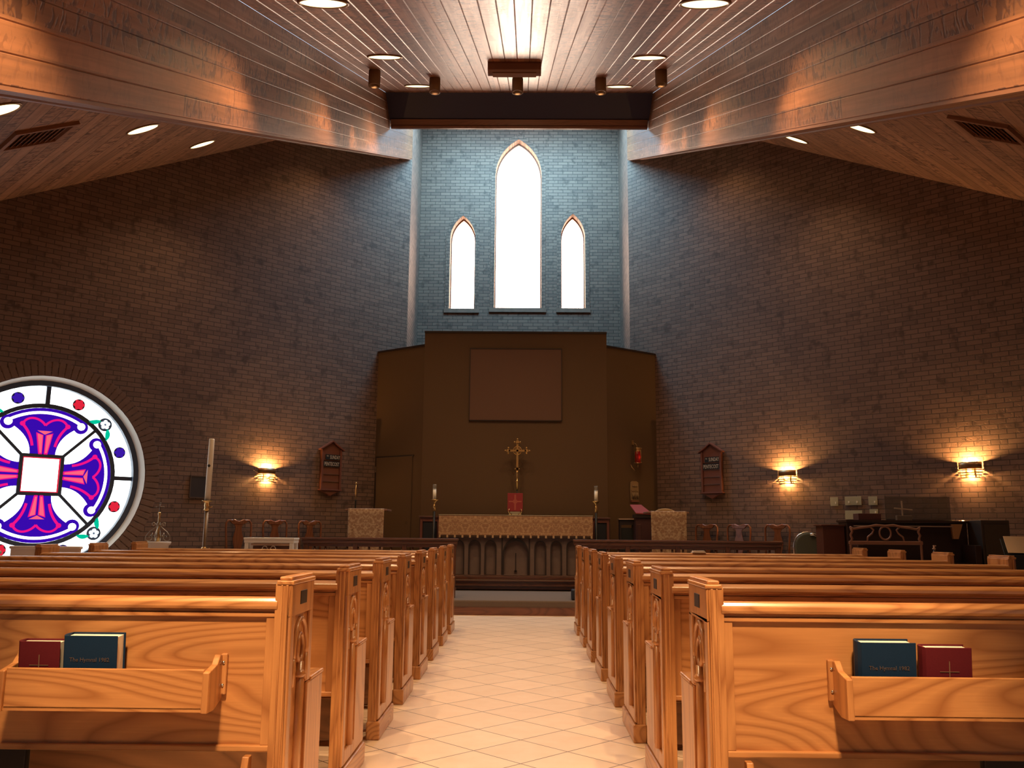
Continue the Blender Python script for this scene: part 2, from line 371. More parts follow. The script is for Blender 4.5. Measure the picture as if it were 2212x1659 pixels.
# niche side walls and window wall
wall_obj('wall_niche_left',(XL,YC,0),radians(90),[(0,0),(YB-YC+.3,0),(YB-YC+.3,9.9),(0,ZC)],[])
wall_obj('wall_niche_right',(XR,YB+.3,0),radians(-90),[(0,0),(YB-YC+.3,0),(YB-YC+.3,ZC),(0,9.9)],[])
wins=[(-1.50,-.985,5.50,6.98,7.48),(-.585,.372,5.52,8.36,9.16),(.775,1.268,5.52,7.02,7.53)]
xc0=XL
holes=[lancet(a-xc0,b-xc0,z0,zs,za) for a,b,z0,zs,za in wins]
wall_obj('wall_niche_back',(xc0,YB,0),0,[(0,0),(XR-XL,0),(XR-XL,9.75),(0,9.75)],holes,.34)
for i,(a,b,z0,zs,za) in enumerate(wins):
    e=empty('window_%d'%(i+1),((a+b)/2,YB+.22,z0)); e['kind']='structure'
    c=(a+b)/2
    L=lancet(a-c,b-c,0,zs-z0,za-z0)
    mb=MB(); mb.sheet(L,[],.05,.06,XZ); mb.build('window_pane',WINGLOW,e)
    inn=lancet(a-c+.022,b-c-.022,.022,zs-z0,za-z0-.035)
    mb=MB(); mb.sheet(L,[inn],-.02,.04,XZ); mb.build('window_frame',TRIM,e)
    mb=MB(); mb.box(a-c-.10,b-c+.10,-.25,-.10,-.085,-.0); s_=mb.build('window_sill',BRING,e)
    # projecting brick surround
    o2=lancet(a-c-.085,b-c+.085,-.0,zs-z0,za-z0+.12)
    mb=MB(); mb.sheet([(x,z) for x,z in o2],[lancet(a-c-.001,b-c+.001,.001,zs-z0,za-z0+.002)],-.232,-.205,XZ); mb.build('window_surround',BRICK,e)
# outer shell out of view
for nm,o_,ang,ln in (('wall_side_left',(LO.x,-3,0),90,LO.y+3),('wall_side_right',(XR+WLEN/SQ,LO.y,0),-90,LO.y+3),('wall_back',(XR+WLEN/SQ,-3,0),180,XR-XL+2*WLEN/SQ)):
    wall_obj(nm,o_,radians(ang),[(0,0),(ln,0),(ln,3.6),(0,3.6)],[],.2)

# added, unseen glowing panes that fill the nave with light from behind
for i,(x0,x1,z0,z1) in enumerate(((-6.4,-4.0,.9,2.9),(-1.3,1.2,.15,2.6),(3.8,6.2,.9,2.9))):
    e=empty('window_%d'%(6+i),((x0+x1)/2,-3,z0)); e['kind']='structure'; h=(x1-x0)/2; H=z1-z0
    mb=MB(); mb.box(-h,h,.01,.03,0,H); mb.build('window_pane',emis('rear_fill_pane',(.92,.96,1.0),REAR_FILL),e)
    mb=MB(); mb.box(-h-.06,h+.06,.0,.06,-.06,.0); mb.box(-h-.06,h+.06,.0,.06,H,H+.06); mb.box(-h-.06,-h,.0,.06,0,H); mb.box(h,h+.06,.0,.06,0,H); mb.box(-.03,.03,.0,.06,0,H); mb.build('window_frame',TRIM,e)
# centre roof: real tongue-and-groove boards with V grooves
def grooved(u0,u1,pitch_,gw=.006,gd=.006):
    pts=[]; n=int(round((u1-u0)/pitch_)); p=(u1-u0)/n
    for i in range(n):
        a=u0+i*p; pts += [(a,gd),(a+gw,0),(a+p-gw,0)]
    pts.append((u1,gd)); return pts
mb=MB(); prof=grooved(XL,XR,.137)
def roofstrip(prof,ys,fn):
    n=len(prof); vs=[]
    for y in ys: vs += [fn(u,d,y) for u,d in prof]
    fs=[(k*n+i,k*n+i+1,(k+1)*n+i+1,(k+1)*n+i) for k in range(len(ys)-1) for i in range(n-1)]
    return vs,fs
vs,fs=roofstrip(prof,[-3,2.6,17.3],lambda u,d,y:(u,y,roofz(y)+d)); mb.add(vs,fs); struct('ceiling',mb,ROOFX)
# fascia boards either side
FH=1.0
for nm,x,s in (('ceiling_fascia_left',XL,-1),('ceiling_fascia_right',XR,1)):
    mb=MB(); prof=grooved(-FH,0,FH/7)
    vs,fs=roofstrip(prof,[-3,2.6,YC],lambda u,d,y:(x+s*d,y,roofz(y)+u)); mb.add(vs,fs)
    f=struct(nm,mb,FASC)
    # soffit with trim under the fascia
    mb=MB()
    for y0,y1 in ((-3,2.6),(2.6,YC)):
        for (xa,xb,za,zb) in ((.004,.24,-FH-.004,-FH+.03),(.0,.05,-FH-.020,-FH-.004),(.10,.14,-FH-.012,-FH-.004),(.21,.25,-FH-.014,-FH+.06)):
            e0=y1-(.0 if y1<YC else xb+.02)
            v=[]
            for y in (y0,e0):
                z=roofz(y)
                v += [(x+s*xa,y,z+za),(x+s*xb,y,z+za),(x+s*xb,y,z+zb),(x+s*xa,y,z+zb)]
            mb.add(v,[(0,1,2,3),(4,7,6,5),(0,4,5,1),(1,5,6,2),(2,6,7,3),(3,7,4,0)])
    struct('trim_%d'%(3 if s<0 else 4),mb,TRIM)
    # back of the fascia
    mb=MB(); X_=x+s*.24
    vs,fs=roofstrip([(-FH,0),(-.10,0)],[-3,2.6,YC-.35],lambda u,d,y:(X_,y,roofz(y)+u)); mb.add(vs,fs); struct('ceiling_fascia_backing_'+('left' if s<0 else 'right'),mb,TRIM)
# side roofs
def sidez(x,y): 
    return ZC+SL*(y-YC)+(SP*(x-XL) if x<XL else -SP*(x-XR))
WE=WLEN/SQ
for nm,s,x0,m_ in (('ceiling_side_left',-1,XL,SIDEL),('ceiling_side_right',1,XR,SIDER)):
    xe=x0+s*WE; ye=YC-WE; zf=sidez(xe,ye); yk=YC+(zf-ZC)/SL
    mb=MB(); mb.add([(x0,YC,ZC),(xe,ye,zf),(x0,yk,zf),(xe,-3,zf),(x0,-3,zf)],[(0,1,2),(1,3,4,2)]); struct(nm,mb,m_)
# dark cross beam with moulding at the end of the nave roof
mb=MB(); mb.prism([(12.28,roofz(12.28)+.02),(12.78,7.475),(12.98,7.475),(13.1,roofz(13.1)+.02)],XL,XR,lambda u,v,a:(a,u,v))
struct('trim_5',mb,DARKBEAM)
mb=MB(); mb.prism([(12.74,7.475),(12.77,7.43),(12.79,7.40),(12.78,7.385),(12.80,7.355),(12.84,7.355),(12.84,7.475)],XL+.02,XR-.02,lambda u,v,a:(a,u,v)); struct('trim_6',mb,oak('beam_moulding','x',(.20,.075,.05),(.12,.045,.032)))

# reredos: flat centre with two angled wings and a door in the left wing
mb=MB(); mb.box(-1.67,1.43,14.40,14.52,.335,4.415); struct('wall_reredos',mb,PANEL,bevel=.006)
mb=MB(); mb.box(-1.675,1.435,14.385,14.53,4.40,4.43); struct('trim_7',mb,DARKEDGE)
def wing(nm,a,b,door):
    a=Vector(a); b=Vector(b); d=(b-a); L=d.length; ang=atan2(d.y,d.x)
    mb=MB(); mb.sheet([(0,0),(L,0),(L,4.19),(0,4.19)],[],0,.05,lambda u,v,w_:(u,w_,v)); o=mb.build(nm,PANEL); o.location=a; o.rotation_euler=(0,0,ang); o['kind']='structure'
    mb=MB(); mb.box(-.01,L,-.02,.06,4.175,4.205); t_=mb.build('trim_'+('8' if door else '9'),DARKEDGE); t_.location=a; t_.rotation_euler=(0,0,ang); t_['kind']='structure'
    return a,ang,L
a,ang,L=wing('wall_reredos_left',(-2.60,15.09,0),(-1.66,14.43,0),True)
e=empty('door_1',a,ang); e['kind']='structure'
mb=MB(); mb.box(.10,.93,-.022,-.002,.19,2.30); mb.build('door_panel',PANEL,e,.003)
mb=MB(); mb.box(.075,.10,-.012,0,.19,2.325); mb.box(.075,.955,-.014,0,2.30,2.325); mb.build('door_frame',DARKEDGE,e)
mb=MB(); mb.lathe([(0,-.07),(.025,-.065),(.03,-.045),(.012,-.025),(.012,0),(.028,.0)],(0,0,0),16,Matrix.Translation((.84,-.022,1.19))@Matrix.Rotation(radians(-90),4,'X')@Matrix.Scale(-1,4,(0,0,1)).inverted()); k=mb.build('door_handle',CHROME,e)
for zz in (2.1,1.3): 
    mb=MB(); mb.box(.085,.105,-.03,-.0,zz-.05,zz+.05); mb.build('hinge',CHROME,e)
wing('wall_reredos_right',(1.42,14.43,0),(2.37,15.12,0),False)
mb=MB(); mb.box(-.885,.66,14.375,14.398,2.90,4.12); o=mb.build('reredos_panel',INSET,None,.004)
tag(o,'large plain square-edged brown panel mounted high on the wall behind the altar','panel')
mb=MB()
for (x0,x1,z0,z1) in ((-.893,-.884,2.89,4.13),(.659,.668,2.89,4.13),(-.893,.668,4.119,4.13),(-.893,.668,2.89,2.901)): mb.box(x0,x1,14.368,14.399,z0,z1)
mb.build('panel_edge',DARKEDGE,o)

# ================================================================== STAINED GLASS ROUND WINDOW
wc=LO+Vector((uc/SQ,uc/SQ,vc))
rw=empty('window_4',wc,radians(45)); rw['kind']='structure'
def wz(dep): return lambda u,v,a: (u,a+dep,v)
def disc(r,n=64): return arc(0,0,r,0,2*pi,n)[:-1]
def ringp(mb,r0,r1,a0,a1,y0,y1,n=24):
    o=arc(0,0,r1,a0,a1,n)+arc(0,0,r0,a1,a0,n); mb.sheet(o,[],y0,y1,XZ)
mb=MB(); mb.lathe([(1.308,0),(1.262,-.10),(1.245,-.16)],(0,0,0),64,Matrix.Rotation(radians(90),4,'X')); mb.build('reveal',mat('pale_reveal',(.85,.86,.78),.6),rw)
mb=MB(); mb.sheet(disc(1.262),[disc(1.190)],.11,.20,XZ); mb.build('window_frame',LEAD,rw)
mb=MB(); mb.sheet(disc(1.20),[],.19,.20,XZ); mb.build('clear_glass',RW,rw)
# lead came: inner ring, quarter bars, diagonals, centre square
mb=MB(); mb.sheet(disc(.955),[disc(.898)],.165,.195,XZ)
for k in range(4):
    a_=k*pi/2; R_=Matrix.Rotation(-a_,4,'Y')
    mb.box(.94,1.19,.165,.195,-.028,.028,R_)
    R_=Matrix.Rotation(-(a_+pi/4),4,'Y'); mb.box(.36,.905,.165,.195,-.019,.019,R_)
mb.sheet([(-.275,-.275),(.275,-.275),(.275,.275),(-.275,.275)],[[(-.232,-.232),(.232,-.232),(.232,.232),(-.232,.232)]],.16,.195,XZ)
mb.build('lead_frame',LEAD,rw)
mb=MB(); mb.sheet([(-.232,-.232),(.232,-.232),(.232,.232),(-.232,.232)],[[(-.218,-.218),(.218,-.218),(.218,.218),(-.218,.218)]],.175,.19,XZ); mb.build('red_border',RR,rw)
def armpoly():
    L=[(-.155,.262)]
    n=12; P0=(-.155,.262); P1=(-.155,.52); P2=(-.44,.665)
    for i in range(1,n+1):
        t=i/n; L.append(((1-t)**2*P0[0]+2*t*(1-t)*P1[0]+t*t*P2[0],(1-t)**2*P0[1]+2*t*(1-t)*P1[1]+t*t*P2[1]))
    A=arc(0,0,.895,radians(90+33.5),radians(90-33.5),24)
    return L+A+[(-x,y) for x,y in L[::-1]]
AP=armpoly()
def rotp(p,a): return [(x*cos(a)-y*sin(a), x*sin(a)+y*cos(a)) for x,y in p]
def strip2(pts,wd):
    """flat ribbon outline along 2D polyline"""
    Lp=[];Rp=[]
    for i,(x,y) in enumerate(pts):
        a_=pts[max(i-1,0)]; b_=pts[min(i+1,len(pts)-1)]; dx,dy=b_[0]-a_[0],b_[1]-a_[1]; l=sqrt(dx*dx+dy*dy) or 1
        nx,ny=-dy/l*wd,dx/l*wd; Lp.append((x+nx,y+ny)); Rp.append((x-nx,y-ny))
    return Lp+Rp[::-1]
def bez(P,n=14):
    out=[]
    for i in range(n+1):
        t=i/n; k=len(P)-1
        out.append(tuple(sum(math.comb(k,j)*(1-t)**(k-j)*t**j*P[j][d] for j in range(k+1)) for d in (0,1)))
    return out
for k in range(4):
    a_=k*pi/2
    mb=MB(); mb.sheet(rotp(AP,a_),[],.172,.189,XZ)
    for sg in (-1,1):
        cx,cy=(sg*.452,.672); mb.sheet(rotp(arc(cx,cy,.092,0,2*pi,20)[:-1],a_),[],.170,.189,XZ)
    arm=mb.build('cross_arm',RP,rw)
    mb=MB(); mb.sheet(rotp(arc(0,0,.850,radians(90+33),radians(90-33),24)+arc(0,0,.815,radians(90-33),radians(90+33),24),a_),[],.160,.171,XZ)
    for sg in (-1,1): mb.sheet(rotp(arc(sg*.452,.680,.050,0,2*pi,16)[:-1],a_),[],.160,.171,XZ)
    mb.build('clear_arc',RW,arm)
    mb=MB()
    for sg in (-1,1):
        mb.sheet(rotp(strip2(bez([(sg*.14,.38),(sg*.17,.55),(sg*.28,.66)]),.016),a_),[],.160,.171,XZ)
        mb.sheet(rotp(strip2(bez([(sg*.28,.66),(sg*.22,.80),(sg*.06,.75),(0,.66)]),.014),a_),[],.160,.171,XZ)
        mb.sheet(rotp(arc(sg*.28,.665,.032,0,2*pi,12)[:-1],a_),[],.158,.171,XZ)
        mb.sheet(rotp([(sg*.012,.27),(sg*.055,.27),(sg*.105,.56),(sg*.015,.53)],a_),[],.160,.171,XZ)
    mb.build('pink_glass_line',RPK,arm)
    mb=MB()
    for sg in (-1,1): mb.sheet(rotp([(sg*.022,.29),(sg*.044,.29),(sg*.088,.545),(sg*.026,.525)],a_),[],.155,.160,XZ)
    mb.sheet(rotp([(-.095,.585),(.095,.585),(0,.535)],a_),[],.155,.160,XZ)
    mb.build('salmon_wedge',RLP,arm)
def medallion(ang,m_,nm):
    r_=1.06; cx,cy=r_*cos(radians(ang)),r_*sin(radians(ang))
    mb=MB(); mb.sheet(arc(cx,cy,.079,0,2*pi,24)[:-1],[],.172,.189,XZ); g=mb.build(nm+'_border',LEAD,rw)
    p=[]
    for i in range(40):
        t=2*pi*i/40; rr2=.066+.010*cos(6*t); p.append((cx+rr2*cos(t),cy+rr2*sin(t)))
    mb=MB(); mb.sheet(p,[],.160,.171,XZ); mb.build(nm+'_petal',m_,g)
for q in range(4):
    base=q*90
    first,second=((RB,RR) if q%2==0 else (RR,RB))
    for dd,m_,nm in ((20,RB,'medallion'),(68,RR,'medallion')): medallion(base+dd,m_,nm)
    # white rose with green leaves
    an=radians(base+44); cx,cy=1.065*cos(an),1.065*sin(an)
    mb=MB(); mb.sheet(arc(cx,cy,.092,0,2*pi,24)[:-1],[],.172,.189,XZ); g=mb.build('rose_border',LEAD,rw)
    mb=MB()
    for i in range(5):
        t=2*pi*i/5+.3; mb.sheet(arc(cx+.040*cos(t),cy+.040*sin(t),.0245,0,2*pi,14)[:-1],[],.160,.171,XZ)
    mb.build('rose_petal',RW,g)
    mb=MB()
    for sg in (-1,1):
        t=an+sg*1.75; bx,by=cx+.075*cos(t),cy+.075*sin(t); t2=t+sg*.7
        P=bez([(bx,by),(bx+.12*cos(t2+.8),by+.12*sin(t2+.8)),(bx+.17*cos(t2),by+.17*sin(t2))],8)+bez([(bx+.17*cos(t2),by+.17*sin(t2)),(bx+.05*cos(t2-.9),by+.05*sin(t2-.9)),(bx,by)],8)[1:-1]
        mb.sheet(P,[],.165,.180,XZ)
    mb.build('rose_leaf',RG,g)
# ring of upright bricks round the opening
mb=MB()
for i in range(104):
    a_=2*pi*i/104; R_=Matrix.Rotation(-a_,4,'Y'); mb.box(1.318,1.51,-.008,.05,-.036,.036,R_)
rb=mb.build('brick_ring',BRING,rw,.004,seg=1)

# ================================================================== LIGHTS AND CEILING FITTINGS
def spot(parent,loc,watt,size=100,blend=.35,col=WARM,rot=(0,0,0),rad=.05):
    l=bpy.data.lights.new('lamp','SPOT'); l.energy=watt; l.spot_size=radians(size); l.spot_blend=blend; l.color=col; l.shadow_soft_size=rad
    o=bpy.data.objects.new('lamp_light',l); COL.objects.link(o); o.parent=parent; o.location=loc; o.rotation_euler=rot; return o
def downlight(x,y,z,tx,ty,watt,label,group,size=112,aim=None):
    """recessed can: trim ring, glowing lens; tilted with the roof slope (tx: slope in x, ty: slope in y)"""
    e=empty('recessed_downlight',(x,y,z),0,label,'light',group)
    n=Vector((tx,ty,-1)).normalized(); q=Vector((0,0,-1)).rotation_difference(n).to_matrix().to_4x4()
    mb=MB(); mb.lathe([(.172,-.0),(.192,-.0),(.192,-.012),(.176,-.014),(.170,-.004)],(0,0,0),36,q@Matrix.Translation((0,0,0))); mb.build('trim_ring',mat_ring,e)
    mb=MB(); mb.lathe([(0,-.006),(.172,-.006)],(0,0,0),36,q); mb.build('lens',LAMPD,e)
    spot(e,(n*.05)[:],watt,size,1.0 if not aim else .7,WARM,aim or (0,0,0),.05 if not aim else .17)
    return e
mat_ring=mat('aged_trim_ring',(.30,.17,.08),.4,.3)
ROWN=['nearest the camera','second from the camera','third from the camera','nearest the dark beam']
for sx,x,side in ((-1,-1.515,'left'),(1,1.345,'right')):
    for i,y in enumerate((1.0,3.15,5.9,8.62,11.38)):
        z=roofz(y)
        vis={2:'large, cut by the photo top',3:'middle of its row',4:'small, nearest the dark beam',0:'added unseen, aimed at the nearest pews',1:'over the front of the camera'}[i]
        xx_=x if i else (-.93 if sx<0 else .76)  # rearmost pair is added out of view to brighten the nearest pew backs
        downlight(xx_,y,z,0,SL if y>2.6 else .45,DOWN_W*(1 if i!=0 else 4.0),'recessed downlight, %s row of the high ceiling, %s'%(side,vis) ,'downlights in the high ceiling',112 if i else 31,None if i else (radians(30.5),0,0))
for (x,y,side,which) in ((-4.36,6.62,'left','cut by the photo left edge'),(-4.36,9.20,'left','nearer the air vent'),(-4.58,11.50,'left','nearest the brick wall'),(-6.7,9.0,'left','added unseen, far out over the window'),
                   (4.0,9.65,'right','half behind the trim, nearer the air vent'),(4.05,12.10,'right','half behind the trim, nearest the brick wall'),(2.95,13.4,'right','hidden behind the fascia'),(-3.05,13.4,'left','hidden behind the fascia'),(6.4,9.2,'right','added unseen, far out over the sconce')):
    z=sidez(x,y)  # the two far-out lamps are added extras, out of view
    downlight(x,y,z,(SP if x<0 else -SP)*1,SL,SIDE_W,'recessed downlight in the %s side ceiling, %s'%(side,which),'downlights in the side ceilings',112)
# spotlight cans on the high ceiling in front of the beam
for (x,y,z,pos) in ((-1.82,9.70,6.38,'leftmost, beside the fascia'),(-1.168,10.45,6.70,'second from the left'),(-.087,10.45,6.70,'middle one of the five'),(.995,10.45,6.70,'second from the right'),(1.645,9.64,6.37,'rightmost, beside the fascia')):
    top=roofz(y)
    e=empty('spotlight_can',(x,y,z),0,'beige cylinder spotlight hanging from the board ceiling, '+pos,'spotlight','spotlight cans before the dark beam')
    mb=MB(); mb.lathe([(.0,.20),(.068,.20),(.072,.19),(.072,.0),(.06,.0),(.056,.06),(0,.06)],(0,0,0),24); mb.build('can_body',ROPEBEIGE,e)
    mb=MB(); mb.lathe([(0,top-z+.01),(.05,top-z+.01),(.05,top-z-.02),(.012,top-z-.03),(.012,.19),(0,.19)],(0,0,0),16); mb.build('stem',DMETAL,e)
    spot(e,(0,0,.03),85,62,.6,(1,.66,.36),(radians(33),0,radians(-x*4)),.03)
# boxed wooden tray fixed under the ridge boards
e=empty('ceiling_box',(-.11,9.0,0),0,'long shallow wooden box fixed under the centre of the board ceiling','box')
mb=MB(); z0=roofz(8.98)
mb.prism([(-.02,z0+.01),(-.02,z0-.02),(0,z0-.085),(.05,z0-.105),(.11,z0-.105),(.16,z0-.06),(.18,z0+.08)],-.305,.30,lambda u,v,a:(a,u,v)); mb.build('box_body',mat('stained_ceiling_box',(.17,.075,.05),.5),e,.006)
mb=MB(); mb.box(-.25,.245,.035,.125,z0-.110,z0-.100); mb.build('box_cover',TRIM,e)
# air vents in the side ceilings
def vent(A,B,D,side):
    A=Vector(A);B=Vector(B);D=Vector(D); x=(B-A).normalized(); y=(D-A); y=(y-y.dot(x)*x); H=y.length; y.normalize(); n=x.cross(y)
    if n.z>0: n=-n
    Mx=Matrix((x,y,n)).transposed().to_4x4(); Mx.translation=A; L=(B-A).length
    e=empty('air_vent',(0,0,0),0,'rectangular slatted wooden air vent in the low %s side ceiling'%side,'vent'); e.matrix_world=Mx
    f=.05
    mb=MB(); 
    mb.box(0,L,0,f,-.01,.035); mb.box(0,L,H-f,H,-.01,.035); mb.box(0,f,f,H-f,-.01,.035); mb.box(L-f,L,f,H-f,-.01,.035); mb.build('vent_frame',TRIM,e)
    mb=MB(); mb.box(f,L-f,f,H-f,-.012,-.006); mb.build('vent_backing',BLACK,e)
    n_=9
    for i in range(n_):
        xx=f+(L-2*f)*(i+.5)/n_; mb=MB(); mb.box(-.022,.022,f,H-f,-.003,.003,Matrix.Translation((xx,0,.012))@Matrix.Rotation(radians(35),4,'Y')); mb.build('slat',TRIM,e)
vent((-4.74,7.48,sidez(-4.74,7.48)),(-4.36,7.86,sidez(-4.36,7.86)),(-5.19,7.93,sidez(-5.19,7.93)),'left')
vent((4.35,7.30,sidez(4.35,7.30)),(4.0,7.65,sidez(4.0,7.65)),(4.80,7.75,sidez(4.80,7.75)),'right')
# unseen glow panel added behind the beam, cool fill for the window niche
mb=MB(); mb.add([(-1.8,14.4,roofz(14.4)-.02),(1.65,14.4,roofz(14.4)-.02),(1.65,16.1,roofz(16.1)-.02),(-1.8,16.1,roofz(16.1)-.02)],[(0,1,2,3)])
sk=struct('window_5',mb,emis('niche_fill_glow',(.33,.76,1.1),19.0))

# ================================================================== SCONCES
def along(o,r,x,y):  # helper: z rotation for objects on the diagonal walls (local -y faces the room)
    return radians(45) if r==0 else radians(-45)
def sconce(pt,ang,label):
    e=empty('wall_sconce',pt,ang,label,'sconce','brass wall sconces')
    n=20
    def half(r,z0,z1,th=.004):
        mb=MB(); mb.lathe([(r,z0),(r,z1),(r-th,z1),(r-th,z0),(r,z0)],(0,0,0),n,Matrix.Scale(.62,4,(0,1,0)),pi,2*pi); return mb
    mb=half(.145,.005,.095); mb.build('upper_shade',mat_sc,e)
    for (r,z,h) in ((.172,-.012,.012),(.155,-.048,.012),(.135,-.083,.012),(.115,-.115,.012)):
        mb=half(r,z,z+h,.03); mb.build('louvre_ring',BRASS,e)
    mb=MB(); mb.box(-.05,.05,-.012,-.001,-.10,.08); mb.build('back_plate',BRASS,e)
    for sx in (-.11,.11):
        mb=MB(); mb.tube([(sx,-.035,-.11),(sx,-.035,.05)],.004,6); mb.build('louvre_rod',BRASS,e)
    mb=MB(); mb.lathe([(0,-.05),(.022,-.045),(.028,-.01),(.022,.03),(0,.04)],(0,-.045,0),14); mb.build('bulb',emis('sconce_bulb',(1,.62,.26),14),e)
    l=bpy.data.lights.new('sconce','POINT'); l.energy=SCONCE_W; l.color=(1,.52,.17); l.shadow_soft_size=.02
    o=bpy.data.objects.new('sconce_light',l); COL.objects.link(o); o.parent=e; o.location=(0,-.062,.055)
    l2=l.copy(); l2.energy=SCONCE_W*.5; o=bpy.data.objects.new('sconce_light',l2); COL.objects.link(o); o.parent=e; o.location=(0,-.062,-.10)
mat_sc=mat('bronze_shade',(.30,.17,.08),.35,.8)
sconce((-4.021,13.609,1.915),radians(45),'lit brass wall sconce on the left brick wall beside the sign board')
sconce((4.086,13.374,1.93),radians(-45),'lit brass louvred wall sconce on the right brick wall, nearer the altar')
sconce((5.94,11.52,1.925),radians(-45),'lit brass louvred wall sconce on the right brick wall above the piano')

# ================================================================== PEWS
PY=[2.87+.9265*i for i in range(8)]
def make_pew(L,s):
    """local: x=0 aisle face, x grows away from the aisle (s=+1 right, -1 left); y=0 back face"""
    root=empty('pew',(0,0,0)); X=lambda a,b:(min(s*a,s*b),max(s*a,s*b))
    def bx(mb,a,b,y0,y1,z0,z1): x0,x1=X(a,b); mb.box(x0,x1,y0,y1,z0,z1)
    T=.055
    mb=MB(); bx(mb,T-.005,L-T+.005,.022,.045,.39,.83); mb.build('back_panel',OAKX,root)
    # moulded top rail
    prof=[(-.002,.822),(-.006,.832),(-.004,.846),(.008,.856),(.03,.860),(.06,.856),(.07,.842),(.066,.822)]
    mb=MB(); a,b=X(T-.01,L-T+.01); mb.prism(prof,a,b,lambda u,v,w_:(w_,u,v)); mb.build('top_rail',OAKX,root,.003)
    mb=MB(); bx(mb,T-.01,L-T+.01,.008,.022,.797,.811); bx(mb,T-.01,L-T+.01,.014,.03,.811,.822); mb.build('bead_moulding',OAKX,root,.003)
    mb=MB(); bx(mb,T-.01,L-T+.01,.006,.05,.382,.402); mb.build('bottom_rail',OAKX,root,.004)
    for q0 in (T-.005,L-T-.028):
        mb=MB(); bx(mb,q0,q0+.033,.012,.022,.402,.797); mb.build('side_stile',OAKZ,root,.002)
    mb=MB(); bx(mb,T-.005,L-T+.005,.045,.47,.405,.432); mb.build('seat',OAKX,root,.01)
    mb=MB(); bx(mb,T,L-T,.40,.425,.30,.405); mb.build('seat_apron',OAKX,root,.003)
    for q in (0,1):
        o=0 if q==0 else L-T
        sd=1 if q==0 else -1      # outer face direction
        f=lambda d:(o+d if q==0 else o+T-d)   # depth from outer face
        op=[(0,0),(.49,0),(.49,.525),(.465,.556),(.30,.556),(.295,.565),(.295,.903),(0,.903)]
        mb=MB(); a,b=X(f(.008),f(T)); mb.prism(op,a,b,lambda u,v,w_:(w_,u,v)); ep=mb.build('end_panel',OAKZ,root,.004)
        # moulded frame on the outer face
        mb=MB()
        bx(mb,f(-.002),f(.010),.0,.045,.10,.80); bx(mb,f(-.002),f(.010),.245,.295,.56,.80); bx(mb,f(-.002),f(.010),.0,.295,.80,.903)
        bx(mb,f(-.002),f(.010),.255,.49,.10,.556) 
        bx(mb,f(-.002),f(.010),.045,.255,.10,.16)
        mb.build('end_frame',OAKZ,ep,.005)
        mb=MB(); bx(mb,f(-.006),f(T-.004),-.004,.299,.900,.914); bx(mb,f(.002),f(T-.012),.002,.293,.914,.926); mb.build('end_cap',OAKY,ep,.004)
        mb=MB(); bx(mb,f(-.006),f(T-.004),.299,.492,.554,.568) ; mb.build('arm_cap',OAKY,ep,.005)
        mb=MB(); bx(mb,f(-.012),f(T+.004),-.010,.502,0,.092); a,b=X(f(-.012),f(T+.004)); mb.build('plinth',OAKY,ep,.008)
        mb=MB(); bx(mb,f(.012),f(.020),-.004,.0,.095,.90); bx(mb,f(.030),f(.036),-.003,.0,.095,.90); mb.build('back_bead',OAKZ,ep,.0015)
        # small dark plaque and pointed tracery
        mb=MB(); bx(mb,f(-.004),f(0),.105,.19,.83,.875); pq=mb.build('plaque',DARKEDGE,ep,.002)
        mb=MB()
        for yy in (.112,.183):
            mb.lathe([(0,-.004),(.003,-.003),(.004,0)],(0,0,0),8,Matrix.Translation((s*f(-.004),yy,.853))@Matrix.Rotation(s*sd*radians(-90),4,'Y').inverted()@Matrix.Scale(-1,4,(0,0,1)))
        mb.build('screw',CHROME,pq)
        mb=MB(); xx=s*f(.004)
        P=[]
        for t in range(13):
            k=t/12; P.append((xx,.15-.085*cos(k*pi/2),.66+.12*sin(k*pi/2)))
        mb.tube(P,.009,6); mb.tube([(p[0],.30-p[1],p[2]) for p in P],.009,6)
        mb.tube([(xx,.065,.57),(xx,.065,.66)],.008,6); mb.tube([(xx,.235,.57),(xx,.235,.66)],.008,6)
        ring_=[(xx,.15+.038*cos(t*pi/6),.685+.045*sin(t*pi/6)) for t in range(12)]
        mb.tube(ring_,.008,6,closed=True)
        mb.tube([(xx,.15,.16),(xx,.15,.64)],[.020,.016],8)
        mb.lathe([(0,-.02),(.018,-.01),(.026,0),(.018,.012),(0,.018)],(xx,.15,.60),8)
        mb.build('tracery',OAKZ,ep)
    # two folded kneelers behind the back
    hl=(L-2*T)/2
    ks=[(T+.03,T+.03+min(1.14,hl-.05)),(T+.03+min(1.14,hl-.05)+.015,L-T-.04)]
    for a0,a1 in ks:
        mb=MB(); bx(mb,a0,a1,-.155,-.135,.03,.272); kn=mb.build('kneeler',KOAK if a0<T+.1 else BLACKV,root,.006)
        mb=MB(); bx(mb,a0+.01,a1-.01,-.134,-.085,.05,.262); mb.build('kneeler_pad',BLACKV,kn,.015)
        for xx in (a0+.02,a1-.045):
            mb=MB(); P=[(-.135,.06),(-.11,.05),(-.06,.12),(-.03,.25),(.012,.32),(.012,.375),(-.02,.375),(-.055,.29),(-.09,.20),(-.135,.14)]
            a,b=X(xx,xx+.022); mb.prism(P,a,b,lambda u,v,w_:(w_,u,v)); bk=mb.build('kneeler_bracket',OAKZ,kn,.003)
            mb=MB(); mb.lathe([(0,-.003),(.008,-.002),(.01,.0)],(0,0,0),10,Matrix.Translation((s*(xx-.001) if s>0 else s*(xx-.001),-.085,.20))@Matrix.Rotation(radians(-90)*s,4,'Y')); mb.build('bolt',CHROME,bk)
    # book rack
    r0_,r1_= (.215,.870) if s<0 else (.395,1.035)
    mb=MB(); bx(mb,r0_+.02,r1_-.02,-.102,-.090,.527,.648); rk=mb.build('book_rack',OAKX,root,.003)
    mb=MB(); bx(mb,r0_+.02,r1_-.02,-.102,.022,.522,.534); mb.build('rack_floor',OAKX,rk)
